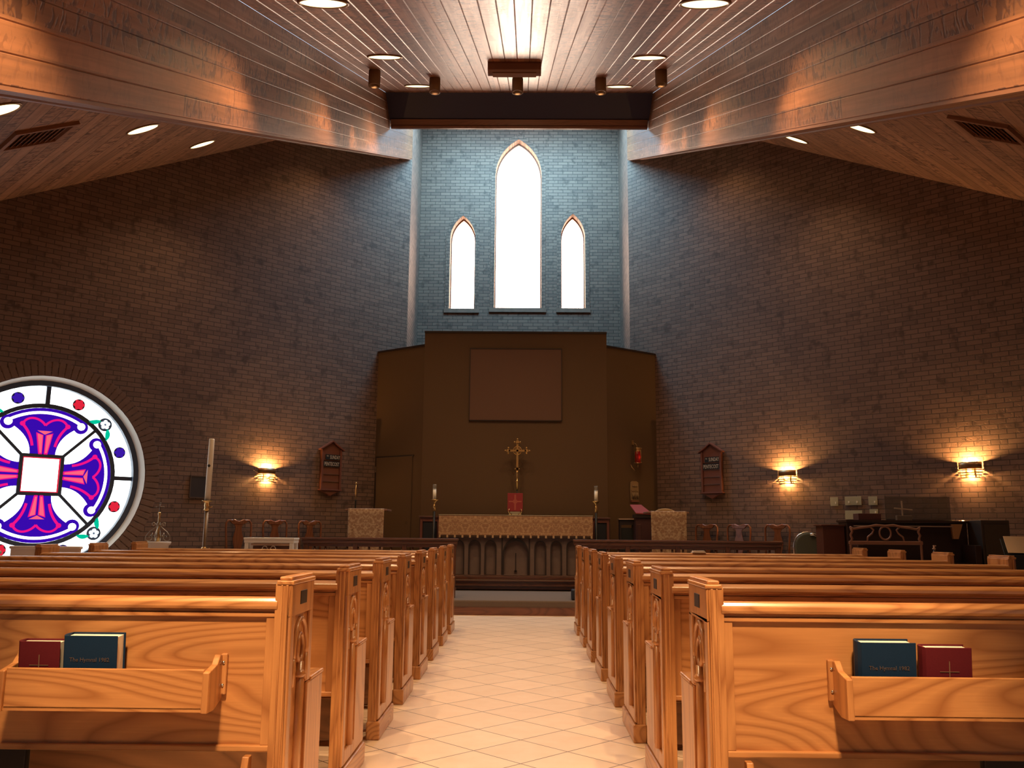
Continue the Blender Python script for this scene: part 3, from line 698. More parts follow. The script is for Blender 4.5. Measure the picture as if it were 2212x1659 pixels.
    for xx in (r0_,r1_-.02):
        a,b=X(xx,xx+.02); mb=MB(); mb.prism([(.022,.545),(.022,.675),(-.012,.682),(-.04,.655),(-.112,.64),(-.112,.520),(-.05,.518),(0,.535)],a,b,lambda u,v,w_:(w_,u,v)); mb.build('rack_end',OAKZ,rk,.003)
    for xx in (r0_-.014,r1_-.006):
        mb=MB(); bx(mb,xx,xx+.02,.006,.022,.555,.682); fl=mb.build('rack_flange',OAKZ,rk,.004)
        for zz in (.585,.655):
            mb=MB(); mb.lathe([(0,-.004),(.004,-.003),(.005,0)],(0,0,0),8,Matrix.Translation((s*(xx+.01),.005,zz))@Matrix.Rotation(radians(90),4,'X').inverted()@Matrix.Scale(1,4)); mb.build('screw',CHROME,fl)
    return root
ORD=['nearest the camera','second row from the camera','third row from the camera','fourth row from the camera','fifth row from the camera','sixth row from the camera','seventh row from the camera','front row, next to the altar rail']
for s,x0,L,side in ((-1,-.743,3.43,'left'),(1,.600,3.07,'right')):
    proto=make_pew(L,s)
    for i,y in enumerate(PY):
        p=proto if i==0 else copy_tree(proto)
        p.location=(x0,y,0); tag(p,'oak pew on the %s of the aisle, %s'%(side,ORD[i]),'pew','pews %s of the aisle'%side)
# short pews across the far left aisle, window light put into their pale colour
PALEP=mat('wood_painted_sunlit',(.80,.66,.56),.45)
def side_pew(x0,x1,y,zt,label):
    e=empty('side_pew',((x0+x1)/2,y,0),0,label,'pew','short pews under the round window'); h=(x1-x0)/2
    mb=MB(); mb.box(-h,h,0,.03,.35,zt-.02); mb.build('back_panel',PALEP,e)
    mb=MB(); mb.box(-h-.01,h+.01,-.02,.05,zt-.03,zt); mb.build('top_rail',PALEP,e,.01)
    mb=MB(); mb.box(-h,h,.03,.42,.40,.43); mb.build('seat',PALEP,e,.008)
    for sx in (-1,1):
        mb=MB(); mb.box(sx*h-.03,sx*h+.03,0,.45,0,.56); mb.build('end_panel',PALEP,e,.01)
side_pew(-5.35,-4.62,9.15,.875,'short pew top coloured as if sunlit, seen between two pew ends below the round window')
side_pew(-5.9,-5.0,8.35,.845,'short pew top coloured as if sunlit, at the left edge of the photo')

# ================================================================== HYMNALS AND PRAYER BOOKS
def book(x0,wd,zt,h,yb,th,cloth,label,kind,rzt=0,lean=8,spine_left=True):
    """standing in the rack; yb = back-cover plane, book leans back against the pew"""
    e=empty(kind,(x0+wd/2,yb,zt-h),0,label,'book'); e.rotation_euler=(radians(-lean),0,rzt)
    hw=wd/2; c=.004
    mb=MB(); mb.box(-hw,hw,-th,-th+c,0,h); mb.build('front_cover',cloth,e,.0015)
    mb=MB(); mb.box(-hw,hw,-c,0,0,h); mb.build('back_cover',cloth,e,.0015)
    sx=-1 if spine_left else 1
    mb=MB(); mb.prism([(sx*hw,0),(sx*hw,-th),(sx*(hw+.007),-th*.8),(sx*(hw+.010),-th*.5),(sx*(hw+.007),-th*.2)],0,h,XY); mb.build('spine',cloth,e,.001)
    mb=MB(); mb.box(-hw+.002 if sx<0 else -hw+.006,hw-.006 if sx<0 else hw-.002,-th+c,-c,.005,h-.006); mb.build('page_block',CREAM,e)
    return e
b=book(-1.437,.168,.748,.206,2.878,.060,BLUEC,'navy blue hymnal standing in the book rack of the nearest left pew','hymnal',radians(0),-5)
text_mesh('cover_lettering','The Hymnal 1982',.0175,GOLDB,b,(-.002,-.0612,.127),(radians(90),0,0),.0004)
b=book(-1.580,.128,.728,.186,2.866,.045,REDC,'dark red prayer book standing beside the blue hymnal in the nearest left pew rack','prayer_book',0,-5)
mb=MB(); mb.box(-.0012,.0012,-.0468,-.0455,.075,.145); mb.box(-.03,.03,-.0468,-.0455,.112,.1135); mb.build('cover_cross',GOLDL,b)
b=book(1.062,.170,.752,.210,2.880,.062,BLUEC,'navy blue hymnal standing in the book rack of the nearest right pew','hymnal',0,-5)
text_mesh('cover_lettering','The Hymnal 1982',.0175,GOLDB,b,(0,-.0632,.127),(radians(90),0,0),.0004)
b=book(1.262,.142,.738,.186,2.872,.055,REDC,'dark red prayer book beside the blue hymnal in the nearest right pew rack','prayer_book',0,-5)
mb=MB(); mb.box(-.0012,.0012,-.0568,-.0555,.075,.145); mb.box(-.03,.03,-.0568,-.0555,.112,.1135); mb.build('cover_cross',GOLDL,b)
mb=MB(); mb.box(1.82,1.96,9.345,9.46,.860,.868); mb.box(1.83,1.95,9.35,9.45,.868,.882); o=mb.build('leaflet',mat('leaflet_paper',(.7,.6,.5),.7),None,.001); tag(o,'folded white leaflet lying on the top rail of the front right pew','leaflet')

# ================================================================== COMMUNION RAILS
def comm_rail(x0,x1,label):
    e=empty('communion_rail',((x0+x1)/2,11.78,.19),0,label,'rail'); h=(x1-x0)/2
    mb=MB(); mb.box(-h,h,-.07,.07,.745,.775); mb.box(-h+.01,h-.01,-.055,.055,.70,.745); mb.build('hand_rail',DOAKX,e,.008)
    mb=MB(); mb.box(-h+.02,h-.02,-.03,.03,.10,.13); mb.box(-h+.02,h-.02,-.025,.025,.655,.70); mb.build('rail_board',DOAKX,e,.004)
    n=int((2*h)/.62)
    for i in range(n+1):
        xx=-h+.06+(2*h-.12)*i/n
        mb=MB(); mb.box(xx-.03,xx+.03,-.035,.035,0,.70); mb.build('post',DOAKZ,e,.004)
    m=int(2*h/.155)
    for i in range(m):
        xx=-h+.10+(2*h-.2)*(i+.5)/m
        mb=MB(); mb.tube([(xx,0,.13),(xx,0,.30),(xx,0,.5),(xx,0,.655)],[.012,.018,.012,.014],6); mb.build('baluster',DOAKZ,e)
comm_rail(-2.95,-.845,'dark wooden communion rail left of the altar')
comm_rail(.695,3.49,'dark wooden communion rail right of the altar')
mb=MB(); mb.box(.66,.90,11.52,11.70,.19,.325); o=mb.build('kneeling_cushion',NAVYV,None,.015); tag(o,'dark blue cushion block on the carpeted step at the right of the aisle','cushion')

# ================================================================== ALTAR
al=empty('altar',(-.088,13.5,.335),0,'carved grey-brown altar table with arched front panels under the gold cloth','altar')
ox=-.088
ar=[roundarch(a-ox,b-ox,.075,.50) for a,b in ((-1.055,-.88),(-.804,-.627),(-.556,-.386),(.209,.378),(.456,.619),(.70,.87))]
ctr=lancet(-.272-ox,.103-ox,.075,.40,.60)
mb=MB(); mb.sheet([(-1.1,.0),(1.1,.0),(1.1,.90),(-1.1,.90)],ar+[ctr],0,.045,XZ); mb.build('arcaded_front',STONE,al,.002)
mb=MB(); mb.box(-1.1,1.1,.045,.55,.0,.90); mb.build('altar_body',STONE,al)
for a,b in ((-1.055,-.88),(-.804,-.627),(-.556,-.386),(.209,.378),(.456,.619),(.70,.87)):
    a-=ox;b-=ox
    mb=MB(); mb.sheet(roundarch(a-.006,b+.006,.075,.50),[roundarch(a+.009,b-.009,.076,.50)],-.012,.03,XZ); mb.build('arch_moulding',DARKEDGE,al)
a,b=-.272-ox,.103-ox
mb=MB(); mb.sheet(lancet(a-.012,b+.012,.07,.40,.64),[lancet(a+.008,b-.008,.071,.39,.585)],-.015,.03,XZ); mb.sheet([(a-.03,.07),(a-.012,.07),(a-.012,.62),(a-.03,.62)],[],-.012,.01,XZ); mb.sheet([(b+.012,.07),(b+.03,.07),(b+.03,.62),(b+.012,.62)],[],-.012,.01,XZ); mb.build('arch_moulding',DARKEDGE,al)
mb=MB(); c=(a+b)/2; mb.box(c-.006,c+.006,.03,.044,.12,.40); mb.box(c-.02,c+.02,.03,.044,.11,.14); mb.build('centre_cross',DARKEDGE,al)
mb=MB(); mb.box(-1.13,1.13,-.03,.57,0,.055); mb.box(-1.115,1.115,-.015,.56,.055,.07); mb.build('base_moulding',DOAKX,al,.006)
mb=MB(); mb.box(-1.17,1.17,-.03,.58,.90,.945); mb.build('altar_top',DOAKX,al,.004)
# cloth draped over: top sheet, front fall with gentle waves, tab fringe
cl=empty('altar_cloth',(ox,13.5,.335),0,'gold damask altar frontal with a tabbed fringe hanging over the altar','cloth')
def cloth_mesh(hw,z0,z1,yf,yb,nx=60,nz=8,wob=.006,side=True):
    mb=MB(); vs=[];fs=[]
    rows=[(yb,z1)]+[(yf+.02,z1),(yf+.004,z1-.004)]+[(yf,z1-.02-(z1-.02-z0)*k/nz) for k in range(nz+1)]
    for j,(y,z) in enumerate(rows):
        for i in range(nx+1):
            x=-hw+2*hw*i/nx; k=max(0,(j-3)/nz); vs.append((x,y-wob*k*(1+sin(x*17+1.3)*.7+sin(x*41)*.3),z))
    for j in range(len(rows)-1):
        for i in range(nx): q=j*(nx+1)+i; fs.append((q,q+1,q+nx+2,q+nx+1))
    mb.add(vs,fs,True)
    if side:
        for sx in (-1,1): mb.add([(sx*hw,yf,z0),(sx*hw,yb,z0),(sx*hw,yb,z1),(sx*hw,yf,z1)],[(0,1,2,3)])
    return mb
cloth_mesh(1.185,.665,.972,-.045,.60).build('frontal',DAMASK,cl)
mb=MB(); mb.box(-1.186,1.186,-.056,-.046,.640,.668); mb.build('fringe_band',mat('dark_fringe',(.06,.03,.018),.9),cl)
GT=mat('gold_tab',(.50,.32,.18),.7)
for i in range(21):
    mb=MB(); x=-1.165+2.33*i/20; mb.box(x-.014,x+.014,-.066,-.054,.628,.668); mb.build('fringe_tab',GT,cl)
mb=MB(); mb.box(-1.19,1.19,-.050,.60,.968,.976); mb.build('fair_linen',mat('cream_linen',(.50,.38,.22),.8),cl,.003)
# altar book on its brass stand
ZA=1.315
st=empty('missal_stand',(-.10,13.66,ZA),0,'small brass book stand with curled feet on the altar','stand')
mb=MB(); mb.box(-.10,.10,-.03,.03,.0,.012)
for sx in (-1,1): mb.tube([(sx*.05,-.03,.01),(sx*.085,-.05,.02),(sx*.10,-.055,.05),(sx*.098,-.05,.085),(sx*.082,-.045,.09)],.008,6)
mb.build('stand_foot',BRASS,st); mb=MB(); mb.box(-.08,.08,.03,.04,.0,.16); mb.build('stand_back',BRASS,st)
bk=empty('altar_book',(-.10,13.655,ZA+.055),0,'bright red altar book with a tan cross standing upright on the altar','book'); bk.rotation_euler=(radians(-8),0,0)
mb=MB(); mb.box(-.119,.119,-.035,-.03,0,.285); mb.build('front_cover',REDCL,bk,.002)
mb=MB(); mb.box(-.119,.119,0,.005,0,.285); mb.build('back_cover',REDCL,bk,.002)
mb=MB(); mb.box(-.113,.114,-.03,0,.006,.278); mb.build('page_block',CREAM,bk)
mb=MB(); mb.box(-.014,.014,-.0365,-.0352,.02,.26); mb.box(-.10,.10,-.0365,-.0352,.14,.163); mb.box(-.03,.03,-.037,-.0353,.125,.178); mb.build('cover_cross',mat('tan_cross',(.30,.055,.035),.6),bk)

# processional cross behind the altar
pc=empty('processional_cross',(-.074,14.22,.335),0,'gilt processional cross with ringed centre on a thin dark pole behind the altar','cross')
mb=MB(); mb.lathe([(0,0),(.14,0),(.13,.03),(.03,.05),(.012,.12),(.012,1.42),(0,1.42)],(0,0,0),16); mb.build('pole',DMETAL,pc)
zc=2.375-.335; G=mat('gilt',(.50,.30,.11),.42,.75)
mb=MB(); mb.lathe([(.013,1.40),(.018,1.40),(.018,1.52),(.03,1.535),(.012,1.55),(.012,1.66),(.022,1.68),(.01,1.70)],(0,0,0),12); mb.build('socket',BRASS,pc)
mb=MB(); mb.box(-.016,.016,-.010,.010,1.68-.0,zc+.12); mb.box(-.14,.14,-.010,.010,zc-.016,zc+.016)
mb.tube([(.068*cos(t*pi/12),0,zc+.068*sin(t*pi/12)) for t in range(24)],.0075,6,closed=True)
for k in range(4):
    a_=pi/4+k*pi/2; mb.tube([(0,0,zc),(.066*cos(a_),0,zc+.066*sin(a_))],.005,6)
def trefoil(cx,cz,ang,sc=1.0):
    d=Vector((cos(ang),0,sin(ang))); n_=Vector((-sin(ang),0,cos(ang))); c=Vector((cx,0,cz))
    mb.prism([((c-d*.03*sc-n_*.012*sc).x,(c-d*.03*sc-n_*.012*sc).z),((c-n_*.030*sc).x,(c-n_*.030*sc).z),((c+d*.03*sc-n_*.016*sc).x,(c+d*.03*sc-n_*.016*sc).z),((c+d*.03*sc+n_*.016*sc).x,(c+d*.03*sc+n_*.016*sc).z),((c+n_*.030*sc).x,(c+n_*.030*sc).z),((c-d*.03*sc+n_*.012*sc).x,(c-d*.03*sc+n_*.012*sc).z)],-.010,.010,XZ)
    for p in (c+d*.048*sc, c+n_*.046*sc, c-n_*.046*sc): mb.lathe([(0,-.016*sc),(.012*sc,-.011*sc),(.016*sc,0),(.012*sc,.011*sc),(0,.016*sc)],tuple(p),8)
trefoil(-.15,zc,pi); trefoil(.15,zc,0); trefoil(0,zc+.14,pi/2); trefoil(0,1.74,-pi/2,.75)
mb.build('cross_head',G,pc)

# standing candlesticks either side of the altar
def candlestick(x,y,zt,label):
    e=empty('floor_candlestick',(x,y,.335),0,label,'candlestick','tall candlesticks beside the altar')
    b=.335; z=zt-b
    mb=MB(); mb.lathe([(0,0),(.13,0),(.12,.025),(.03,.05),(.022,.10),(.020,z-.42),(0,z-.42)],(0,0,0),16); mb.build('pole',DMETAL,e)
    mb=MB(); mb.lathe([(.018,z-.42),(.020,z-.42),(.020,z-.315),(.010,z-.31),(.012,z-.30),(.028,z-.275),(.052,z-.255),(.068,z-.246),(.070,z-.240),(.02,z-.244),(0,z-.244)],(0,0,0),24); mb.build('drip_pan',BRASS,e)
    mb=MB(); mb.lathe([(0,z-.244),(.028,z-.244),(.028,z-.07),(.0,z-.07)],(0,0,0),20); mb.build('candle',WAX,e)
    mb=MB()
    mb.lathe([(.026,z-.085),(.029,z-.085),(.031,z-.03),(.030,z),(.028,z),(.028,z-.03),(.026,z-.08)],(0,0,0),16); mb.build('glass_follower',glassm,e)
    mb=MB(); mb.tube([(0,0,z-.07),(.003,0,z-.045)],.0018,5); mb.build('wick',BLACK,e)
glassm=mat('clear_glass',(.75,.72,.66),.1); _b=glassm.node_tree.nodes['Principled BSDF']; _b.inputs['Transmission Weight'].default_value=.8; _b.inputs['Alpha'].default_value=.55
candlestick(-1.383,13.8,1.79,'ivory candle in a brass drip pan on a tall dark pole left of the altar')
candlestick(1.180,13.8,1.785,'ivory candle in a brass drip pan on a tall dark pole right of the altar')

# wooden framed cabinets behind the altar ends
def cabinet(x0,x1,label):
    e=empty('credence_cabinet',((x0+x1)/2,14.13,.335),0,label,'cabinet','framed cabinets behind the altar'); h=(x1-x0)/2; H=.945
    mb=MB(); mb.box(-h+.01,h-.01,.02,.24,0,H); mb.build('carcass',DARKEDGE,e)
    mb=MB(); mb.box(-h+.02,-h+.06,-.0,.03,0,H-.01); mb.box(h-.06,h-.02,0,.03,0,H-.01); mb.box(-h+.06,h-.06,0,.03,H-.07,H-.01); mb.box(-h+.06,h-.06,0,.03,.0,.06); mb.build('face_frame',REDWOOD,e,.003)
    mb=MB(); mb.box(-h,h,-.02,.25,H-.01,H+.018); mb.build('cabinet_top',DOAKX,e,.004)
    mb=MB(); mb.box(-h+.08,h-.08,.005,.018,.08,H-.09); mb.build('door',mat('black_door',(.012,.012,.018),.6),e)
cabinet(-1.66,-1.30,'wooden cabinet with a dark panel behind the left candlestick')
cabinet(1.12,1.44,'wooden cabinet with a dark panel behind the right candlestick')

# sanctuary lamp and relief plaque on the right wing
d_=Vector((.95,.69,0)).normalized(); nrm=Vector((d_.y,-d_.x,0)); wa=atan2(d_.y,d_.x)
lp=empty('sanctuary_lamp',Vector((1.915,14.79,2.22))+nrm*.10,wa,'hanging red glass sanctuary lamp with brass crown on the right wing wall','lamp')
mb=MB(); mb.lathe([(.035,0),(.045,.02),(.047,.15),(.043,.20),(.040,.20),(.044,.15),(.042,.02)],(0,0,0),20); gl=mb.build('red_glass',mat('dark_red_glass',(.12,.002,.004),.15,emit=(.6,.0,.0),es=.05),lp)
mb=MB(); mb.lathe([(0,.04),(.016,.045),(.021,.08),(.018,.125),(.0,.14)],(0,0,0),14); mb.build('lit_candle',SANCT,lp)
mb=MB(); mb.lathe([(.048,.205),(.056,.215),(.052,.245),(.066,.262),(.050,.262),(.040,.24)],(0,0,0),18); mb.lathe([(0,-.075),(.008,-.07),(.012,-.05),(.006,-.04),(.02,-.02),(.05,-.005),(.055,.008),(.03,.008),(0,.0)],(0,0,0),16)
for k in range(4):
    a_=k*pi/2+.4; mb.lathe([(0,-.010),(.008,-.006),(.010,0),(.006,.008),(0,.01)],(.062*cos(a_),.062*sin(a_),.25),8); mb.lathe([(0,-.010),(.008,-.006),(.010,0),(.006,.008),(0,.01)],(.062*cos(a_),.062*sin(a_),.01),8)
    mb.tube([(.055*cos(a_),.055*sin(a_),.0),(.055*cos(a_),.055*sin(a_),.25)],.003,5)
mb.build('crown',ABRASS,lp)
mb=MB(); mb.tube([(0,0,.26),(-.01,.03,.33),(-.03,.085,.36)],.004,6); mb.tube([(-.08,.09,-.02),(-.085,.06,-.07),(-.06,.03,-.11),(-.03,.03,-.13)],.006,6); mb.box(-.05,-.01,.085,.098,.32,.40); mb.build('bracket',ABRASS,lp)
l=bpy.data.lights.new('candle','POINT'); l.energy=.2; l.color=(1,.05,.02); l.shadow_soft_size=.04; o=bpy.data.objects.new('candle_light',l); COL.objects.link(o); o.parent=lp; o.location=(0,-.07,.1)
rp=empty('relief_plaque',Vector((1.905,14.78,1.60))+nrm*.004,wa,'small gold-brown carved relief plaque on the right wing wall below the red lamp','plaque')
GB=mat('dull_gold_relief',(.26,.17,.085),.6,.2)
mb=MB(); mb.prism([(-.085,0),(.085,0),(.095,.18),(.090,.30),(.05,.32),(-.05,.32),(-.09,.30),(-.095,.18)],-.02,0,XZ); mb.build('plaque_board',GB,rp,.006)
mb=MB()
for i,xx in enumerate((-.055,-.018,.02,.057)):
    mb.tube([(xx,-.028,.02),(xx+.004,-.034,.08),(xx,-.030,.13)],[.012,.016,.010],6); mb.lathe([(0,-.012),(.010,-.006),(.012,.002),(.008,.010),(0,.013)],(xx,-.03,.148),8)
for xx in (-.04,.0,.04): mb.lathe([(0,-.016),(.014,-.01),(.02,0),(.014,.014),(0,.02)],(xx,-.026,.235),8)
mb.box(-.085,.085,-.03,-.02,.165,.175); mb.build('carved_figures',GB,rp)
mb=MB(); mb.box(-.09,.09,-.035,0,-.03,-.002); mb.build('ledge',REDWOOD,rp,.003)

# red-topped prayer desk, small side table
pd=empty('prayer_desk',(1.88,13.75,.19),0,'dark prayer desk with a sloping red top left of the draped pulpit','desk')
mb=MB(); mb.box(-.10,.15,-.12,.10,0,1.12); mb.box(-.08,-.02,-.14,-.12,0,1.0); mb.build('desk_body',mat('dark_red_wood',(.060,.020,.018),.5),pd,.006)
mb=MB(); mb.add([(-.10,-.15,1.175),(.16,-.15,1.165),(.02,.10,1.31),(-.16,.10,1.31),(-.10,-.15,1.155),(.16,-.15,1.145),(.02,.10,1.29),(-.16,.10,1.29)],[(0,1,2,3),(7,6,5,4),(0,4,5,1),(1,5,6,2),(2,6,7,3),(3,7,4,0)]); mb.build('red_top',mat('red_cloth_cover',(.26,.035,.030),.7),pd,.004)
mb=MB(); mb.box(-.12,.17,-.14,.11,1.10,1.15); mb.build('desk_shelf',DARKEDGE,pd)
tb=empty('side_table',(1.69,14.05,.335),0,'small dark side table with a bright top edge beside the reredos','table')
mb=MB(); mb.box(-.135,.125,-.10,.10,.925,.945); mb.build('table_top',mat('polished_edge',(.38,.25,.16),.25),tb,.002)
mb=MB(); mb.box(-.12,.11,-.08,.09,.845,.925); mb.build('apron',DARKEDGE,tb)
for sx in (-.11,.10):
    for sy in (-.07,.07): mb=MB(); mb.box(sx-.012,sx+.012,sy-.012,sy+.012,0,.845); mb.build('leg',DARKEDGE,tb)
mb=MB(); mb.box(-.11,.10,-.06,.07,.30,.80); mb.build('inner_shelf',BLACK,tb)

# draped lecterns
def lectern(x0,x1,zt,label,labelc,dark):
    e=empty('lectern',((x0+x1)/2,12.95,.19),0,label,'lectern'); h=(x1-x0)/2; H=zt-.19
    mb=MB(); mb.box(-h+.06,h-.06,.06,.38,.0,H-.08); mb.build('lectern_body',dark,e,.008)
    mb=MB(); mb.box(-h-.05,h+.04,-.03,.42,H-.035,H-.008); mb.build('lectern_top',TRIM,e,.004)
    mb=MB(); mb.box(-h+.02,h-.02,.03,.42,0,.05); mb.build('lectern_base',dark,e,.006)
    c=empty('antependium',((x0+x1)/2,12.95,.19),0,labelc,'cloth')
    mb=MB(); nx=24; vs=[];fs=[]
    rows=[(.18,H-.002),(-.034,H-.002)]+[(-.040,H-.012-(H-.012-.50)*k/10) for k in range(11)]
    for j,(y,z) in enumerate(rows):
        for i in range(nx+1):
            x=-h+2*h*i/nx; k=max(0,(j-2)/10); vs.append((x*(1-.02*k),y-.006*k*(1+sin(x*23)),z))
    for j in range(len(rows)-1):
        for i in range(nx): q=j*(nx+1)+i; fs.append((q,q+1,q+nx+2,q+nx+1))
    mb.add(vs,fs,True); o=mb.build('cloth_fall',DAMASK2,c)
    m_=o.modifiers.new('solid','SOLIDIFY'); m_.thickness=.003
def damask2():
    m=mat('pale_gold_damask',(.45,.30,.19),.5,spec=.4); t=NT(m)
    tc=t.n('TexCoord'); sp=t.n('SeparateXYZ'); t.l(tc.outputs['Object'],sp.inputs[0]); X,_,Z=sp.outputs
    cb=t.n('CombineXYZ'); t.l(t.math('ABSOLUTE',X),cb.inputs[0]); t.l(Z,cb.inputs[2])
    n=t.noise(cb.outputs[0],10,1,.4,1.8); n2=t.noise(cb.outputs[0],24,1,.5,.8)
    ln=t.math('FRACT',t.math('MULTIPLY',n,6))
    line=t.ramp(ln,[(0,(1,1,1)),(.16,(0,0,0)),(.5,(0,0,0)),(.56,(.6,.6,.6)),(.62,(0,0,0)),(1,(0,0,0))])
    c=t.mix(t.ramp(n2,[(.4,(0,0,0)),(.55,(1,1,1))]),(.50,.35,.22),(.33,.19,.11))
    c=t.mix(t.math('MULTIPLY',line,.8),c,(.14,.07,.035)); t.l(c,t.b.inputs['Base Color']); return m
DAMASK2=damask2()
lectern(-2.57,-2.035,1.383,'wooden lectern left of the altar behind its damask hanging','pale gold damask hanging on the left lectern',REDWOOD)
lectern(1.912,2.436,1.380,'dark wooden pulpit right of the altar behind its damask hanging','pale gold damask hanging on the right pulpit',DARKEDGE)
# armchair behind the pulpit
ac=empty('armchair',(2.29,13.72,.19),0,'tan upholstered armchair with an arched back behind the right pulpit','chair')
P=[(-.22,.40),(.22,.40),(.22,1.14)]+[(.16*cos(t*pi/10)*1.15,1.16+.095*sin(t*pi/10)) for t in range(11)]+[(-.22,1.14)]
mb=MB(); mb.prism(P,.20,.25,XZ); mb.build('backrest',TANPAD,ac,.015)
mb=MB(); mb.box(-.20,.24,-.12,.22,.38,.46); mb.build('seat',TANPAD,ac,.03)
for sx in (-.17,.21):
    for sy in (-.09,.2): mb=MB(); mb.box(sx-.02,sx+.02,sy-.02,sy+.02,0,.38); mb.build('leg',DOAKZ,ac)
# acolyte torch
tq=empty('acolyte_torch',(-2.59,13.56,.19),0,'slender dark processional torch with a brass tip behind the left lectern','torch')
mb=MB(); mb.lathe([(0,0),(.10,0),(.09,.02),(.014,.04),(.012,1.32),(.016,1.33),(.010,1.34)],(0,0,0),12); mb.build('pole',BLACK,tq)
mb=MB(); mb.lathe([(.011,1.42),(.014,1.43),(.013,1.50),(.008,1.52)],(0,0,0),12); mb.lathe([(0,1.575),(.010,1.58),(.015,1.595),(.010,1.61),(0,1.615)],(0,0,0),12); mb.tube([(0,0,1.33),(0,0,1.58)],.006,6); mb.build('brass_tip',BRASS,tq)

# ================================================================== SIGN BOARDS
def sign(pt,ang,label,tw):
    e=empty('sign_board',pt,ang,label,'sign','gabled service boards on the brick walls')
    w2=.195; dpt=.06
    mb=MB(); mb.box(-w2,w2,-dpt+.02,-.004,.02,.70); mb.prism([(-w2,.70),(w2,.70),(0,.80)],-dpt+.02,-.004,XZ); mb.build('board',REDWOOD,e,.003)
    mb=MB(); mb.box(-w2,-w2+.035,-dpt-.005,-.004,.02,.69); mb.box(w2-.035,w2,-dpt-.005,-.004,.02,.69); mb.build('side_rail',REDWOOD,e,.004)
    mb=MB(); mb.prism([(-w2-.035,.665),(0,.81),(w2+.035,.665),(w2+.035,.690),(0,.838),(-w2-.035,.690)],-dpt-.03,-.004,XZ); mb.build('gable',REDWOOD,e,.003)
    mb=MB(); mb.box(-w2-.02,w2+.02,-dpt-.02,-.004,0,.022); mb.prism([(-w2,0),(w2,0),(.10,-.035),(0,-.085),(-.10,-.035)],-dpt,-.004,XZ); mb.build('base_ledge',REDWOOD,e,.004)
    for z in (.145,.265,.385,.50):
        mb=MB(); mb.box(-w2+.035,w2-.035,-dpt+.006,-dpt+.02,z,z+.012); mb.build('card_ledge',DOAKX,e,.002)
    mb=MB(); mb.box(-w2+.075,w2-.04,-dpt-.001,-dpt+.006,.515,.60); c1=mb.build('word_card',BLACK,e)
    text_mesh('lettering','SUNDAY',.088,LETTER,c1,(.058,-dpt-.003,.527),(radians(90),0,0)).scale=(.56,1,1)
    text_mesh('lettering','TH',.035,LETTER,c1,(-.088,-dpt-.003,.56),(radians(90),0,0)).scale=(.8,1,1)
    mb=MB(); mb.box(-w2+.038,w2-.038,-dpt-.001,-dpt+.006,.40,.488); c2=mb.build('word_card',BLACK,e)
    text_mesh('lettering','PENTECOST',.088,LETTER,c2,(0,-dpt-.003,.412),(radians(90),0,0)).scale=(.60,1,1)
sign((-3.21,14.42,1.70),radians(45),'red-brown gabled sign board reading SUNDAY PENTECOST on the left brick wall',0)
sign((3.155,14.305,1.70),radians(-45),'red-brown gabled sign board reading SUNDAY PENTECOST on the right brick wall',0)
# framed dark plaque
pq=empty('memorial_plaque',(-4.79,12.84,1.52),radians(45),'small dark framed plaque on the left brick wall behind the tall candle','plaque')
mb=MB(); mb.box(-.14,.14,-.02,-.004,0,.31); mb.build('plaque_face',mat('slate_plaque',(.035,.030,.035),.5),pq)
mb=MB()
for b_ in ((-.15,.15,-.01,.004),(-.15,.15,.306,.32)): mb.box(b_[0],b_[1],-.026,-.004,b_[2],b_[3])
for b_ in ((-.15,-.137),(.137,.15)): mb.box(b_[0],b_[1],-.026,-.004,-.01,.32)
mb.build('plaque_frame',mat('dull_frame',(.10,.065,.05),.5),pq)

# ================================================================== CHAIRS (vase-splat back)
def vase_chair():
    r=empty('side_chair')
    H=1.02
    mb=MB()
    L=[(-.185,.22,.44),(-.195,.235,.70),(-.205,.25,.88),(-.20,.255,.965),(-.17,.258,1.0),(-.12,.258,1.0),(-.07,.26,1.005),(-.03,.262,.985),(0,.262,.980)]
    full=L+[(-x,y,z) for x,y,z in L[::-1][1:]]
    mb.tube(full,[.016]*len(full),8); mb.build('back_frame',CHAIRW,r)
    mb=MB(); P=[(-.055,.46),(.055,.46),(.05,.56),(.075,.66),(.085,.74),(.055,.84),(.05,.90),(.085,.96),(.10,.99),(-.10,.99),(-.085,.96),(-.05,.90),(-.055,.84),(-.085,.74),(-.075,.66),(-.05,.56)]
    mb.prism(P,.25,.264,XZ); mb.build('splat',CHAIRW,r,.003)
    mb=MB(); mb.prism([(-.10,.945),(.10,.945),(.14,.985),(.09,1.02),(.05,1.0),(0,.990),(-.05,1.0),(-.09,1.02),(-.14,.985)],.244,.272,XZ); mb.build('crest_rail',CHAIRW,r,.006)
    mb=MB(); mb.prism([(-.24,-.22),(.24,-.22),(.20,.24),(-.20,.24)],.41,.47,XY); mb.build('seat',mat_seat,r,.015)
    for sx in (-1,1):
        mb=MB(); mb.tube([(sx*.22,-.20,.42),(sx*.235,-.215,.33),(sx*.21,-.20,.12),(sx*.22,-.22,.0)],[.026,.028,.014,.02],8); mb.build('leg',CHAIRW,r)
        mb=MB(); mb.tube([(sx*.185,.22,.45),(sx*.185,.22,.2),(sx*.19,.26,0)],[.017,.016,.015],8); mb.build('leg',CHAIRW,r)
    return r
mat_seat=mat('dark_seat_fabric',(.05,.03,.028),.85)
ch=vase_chair()
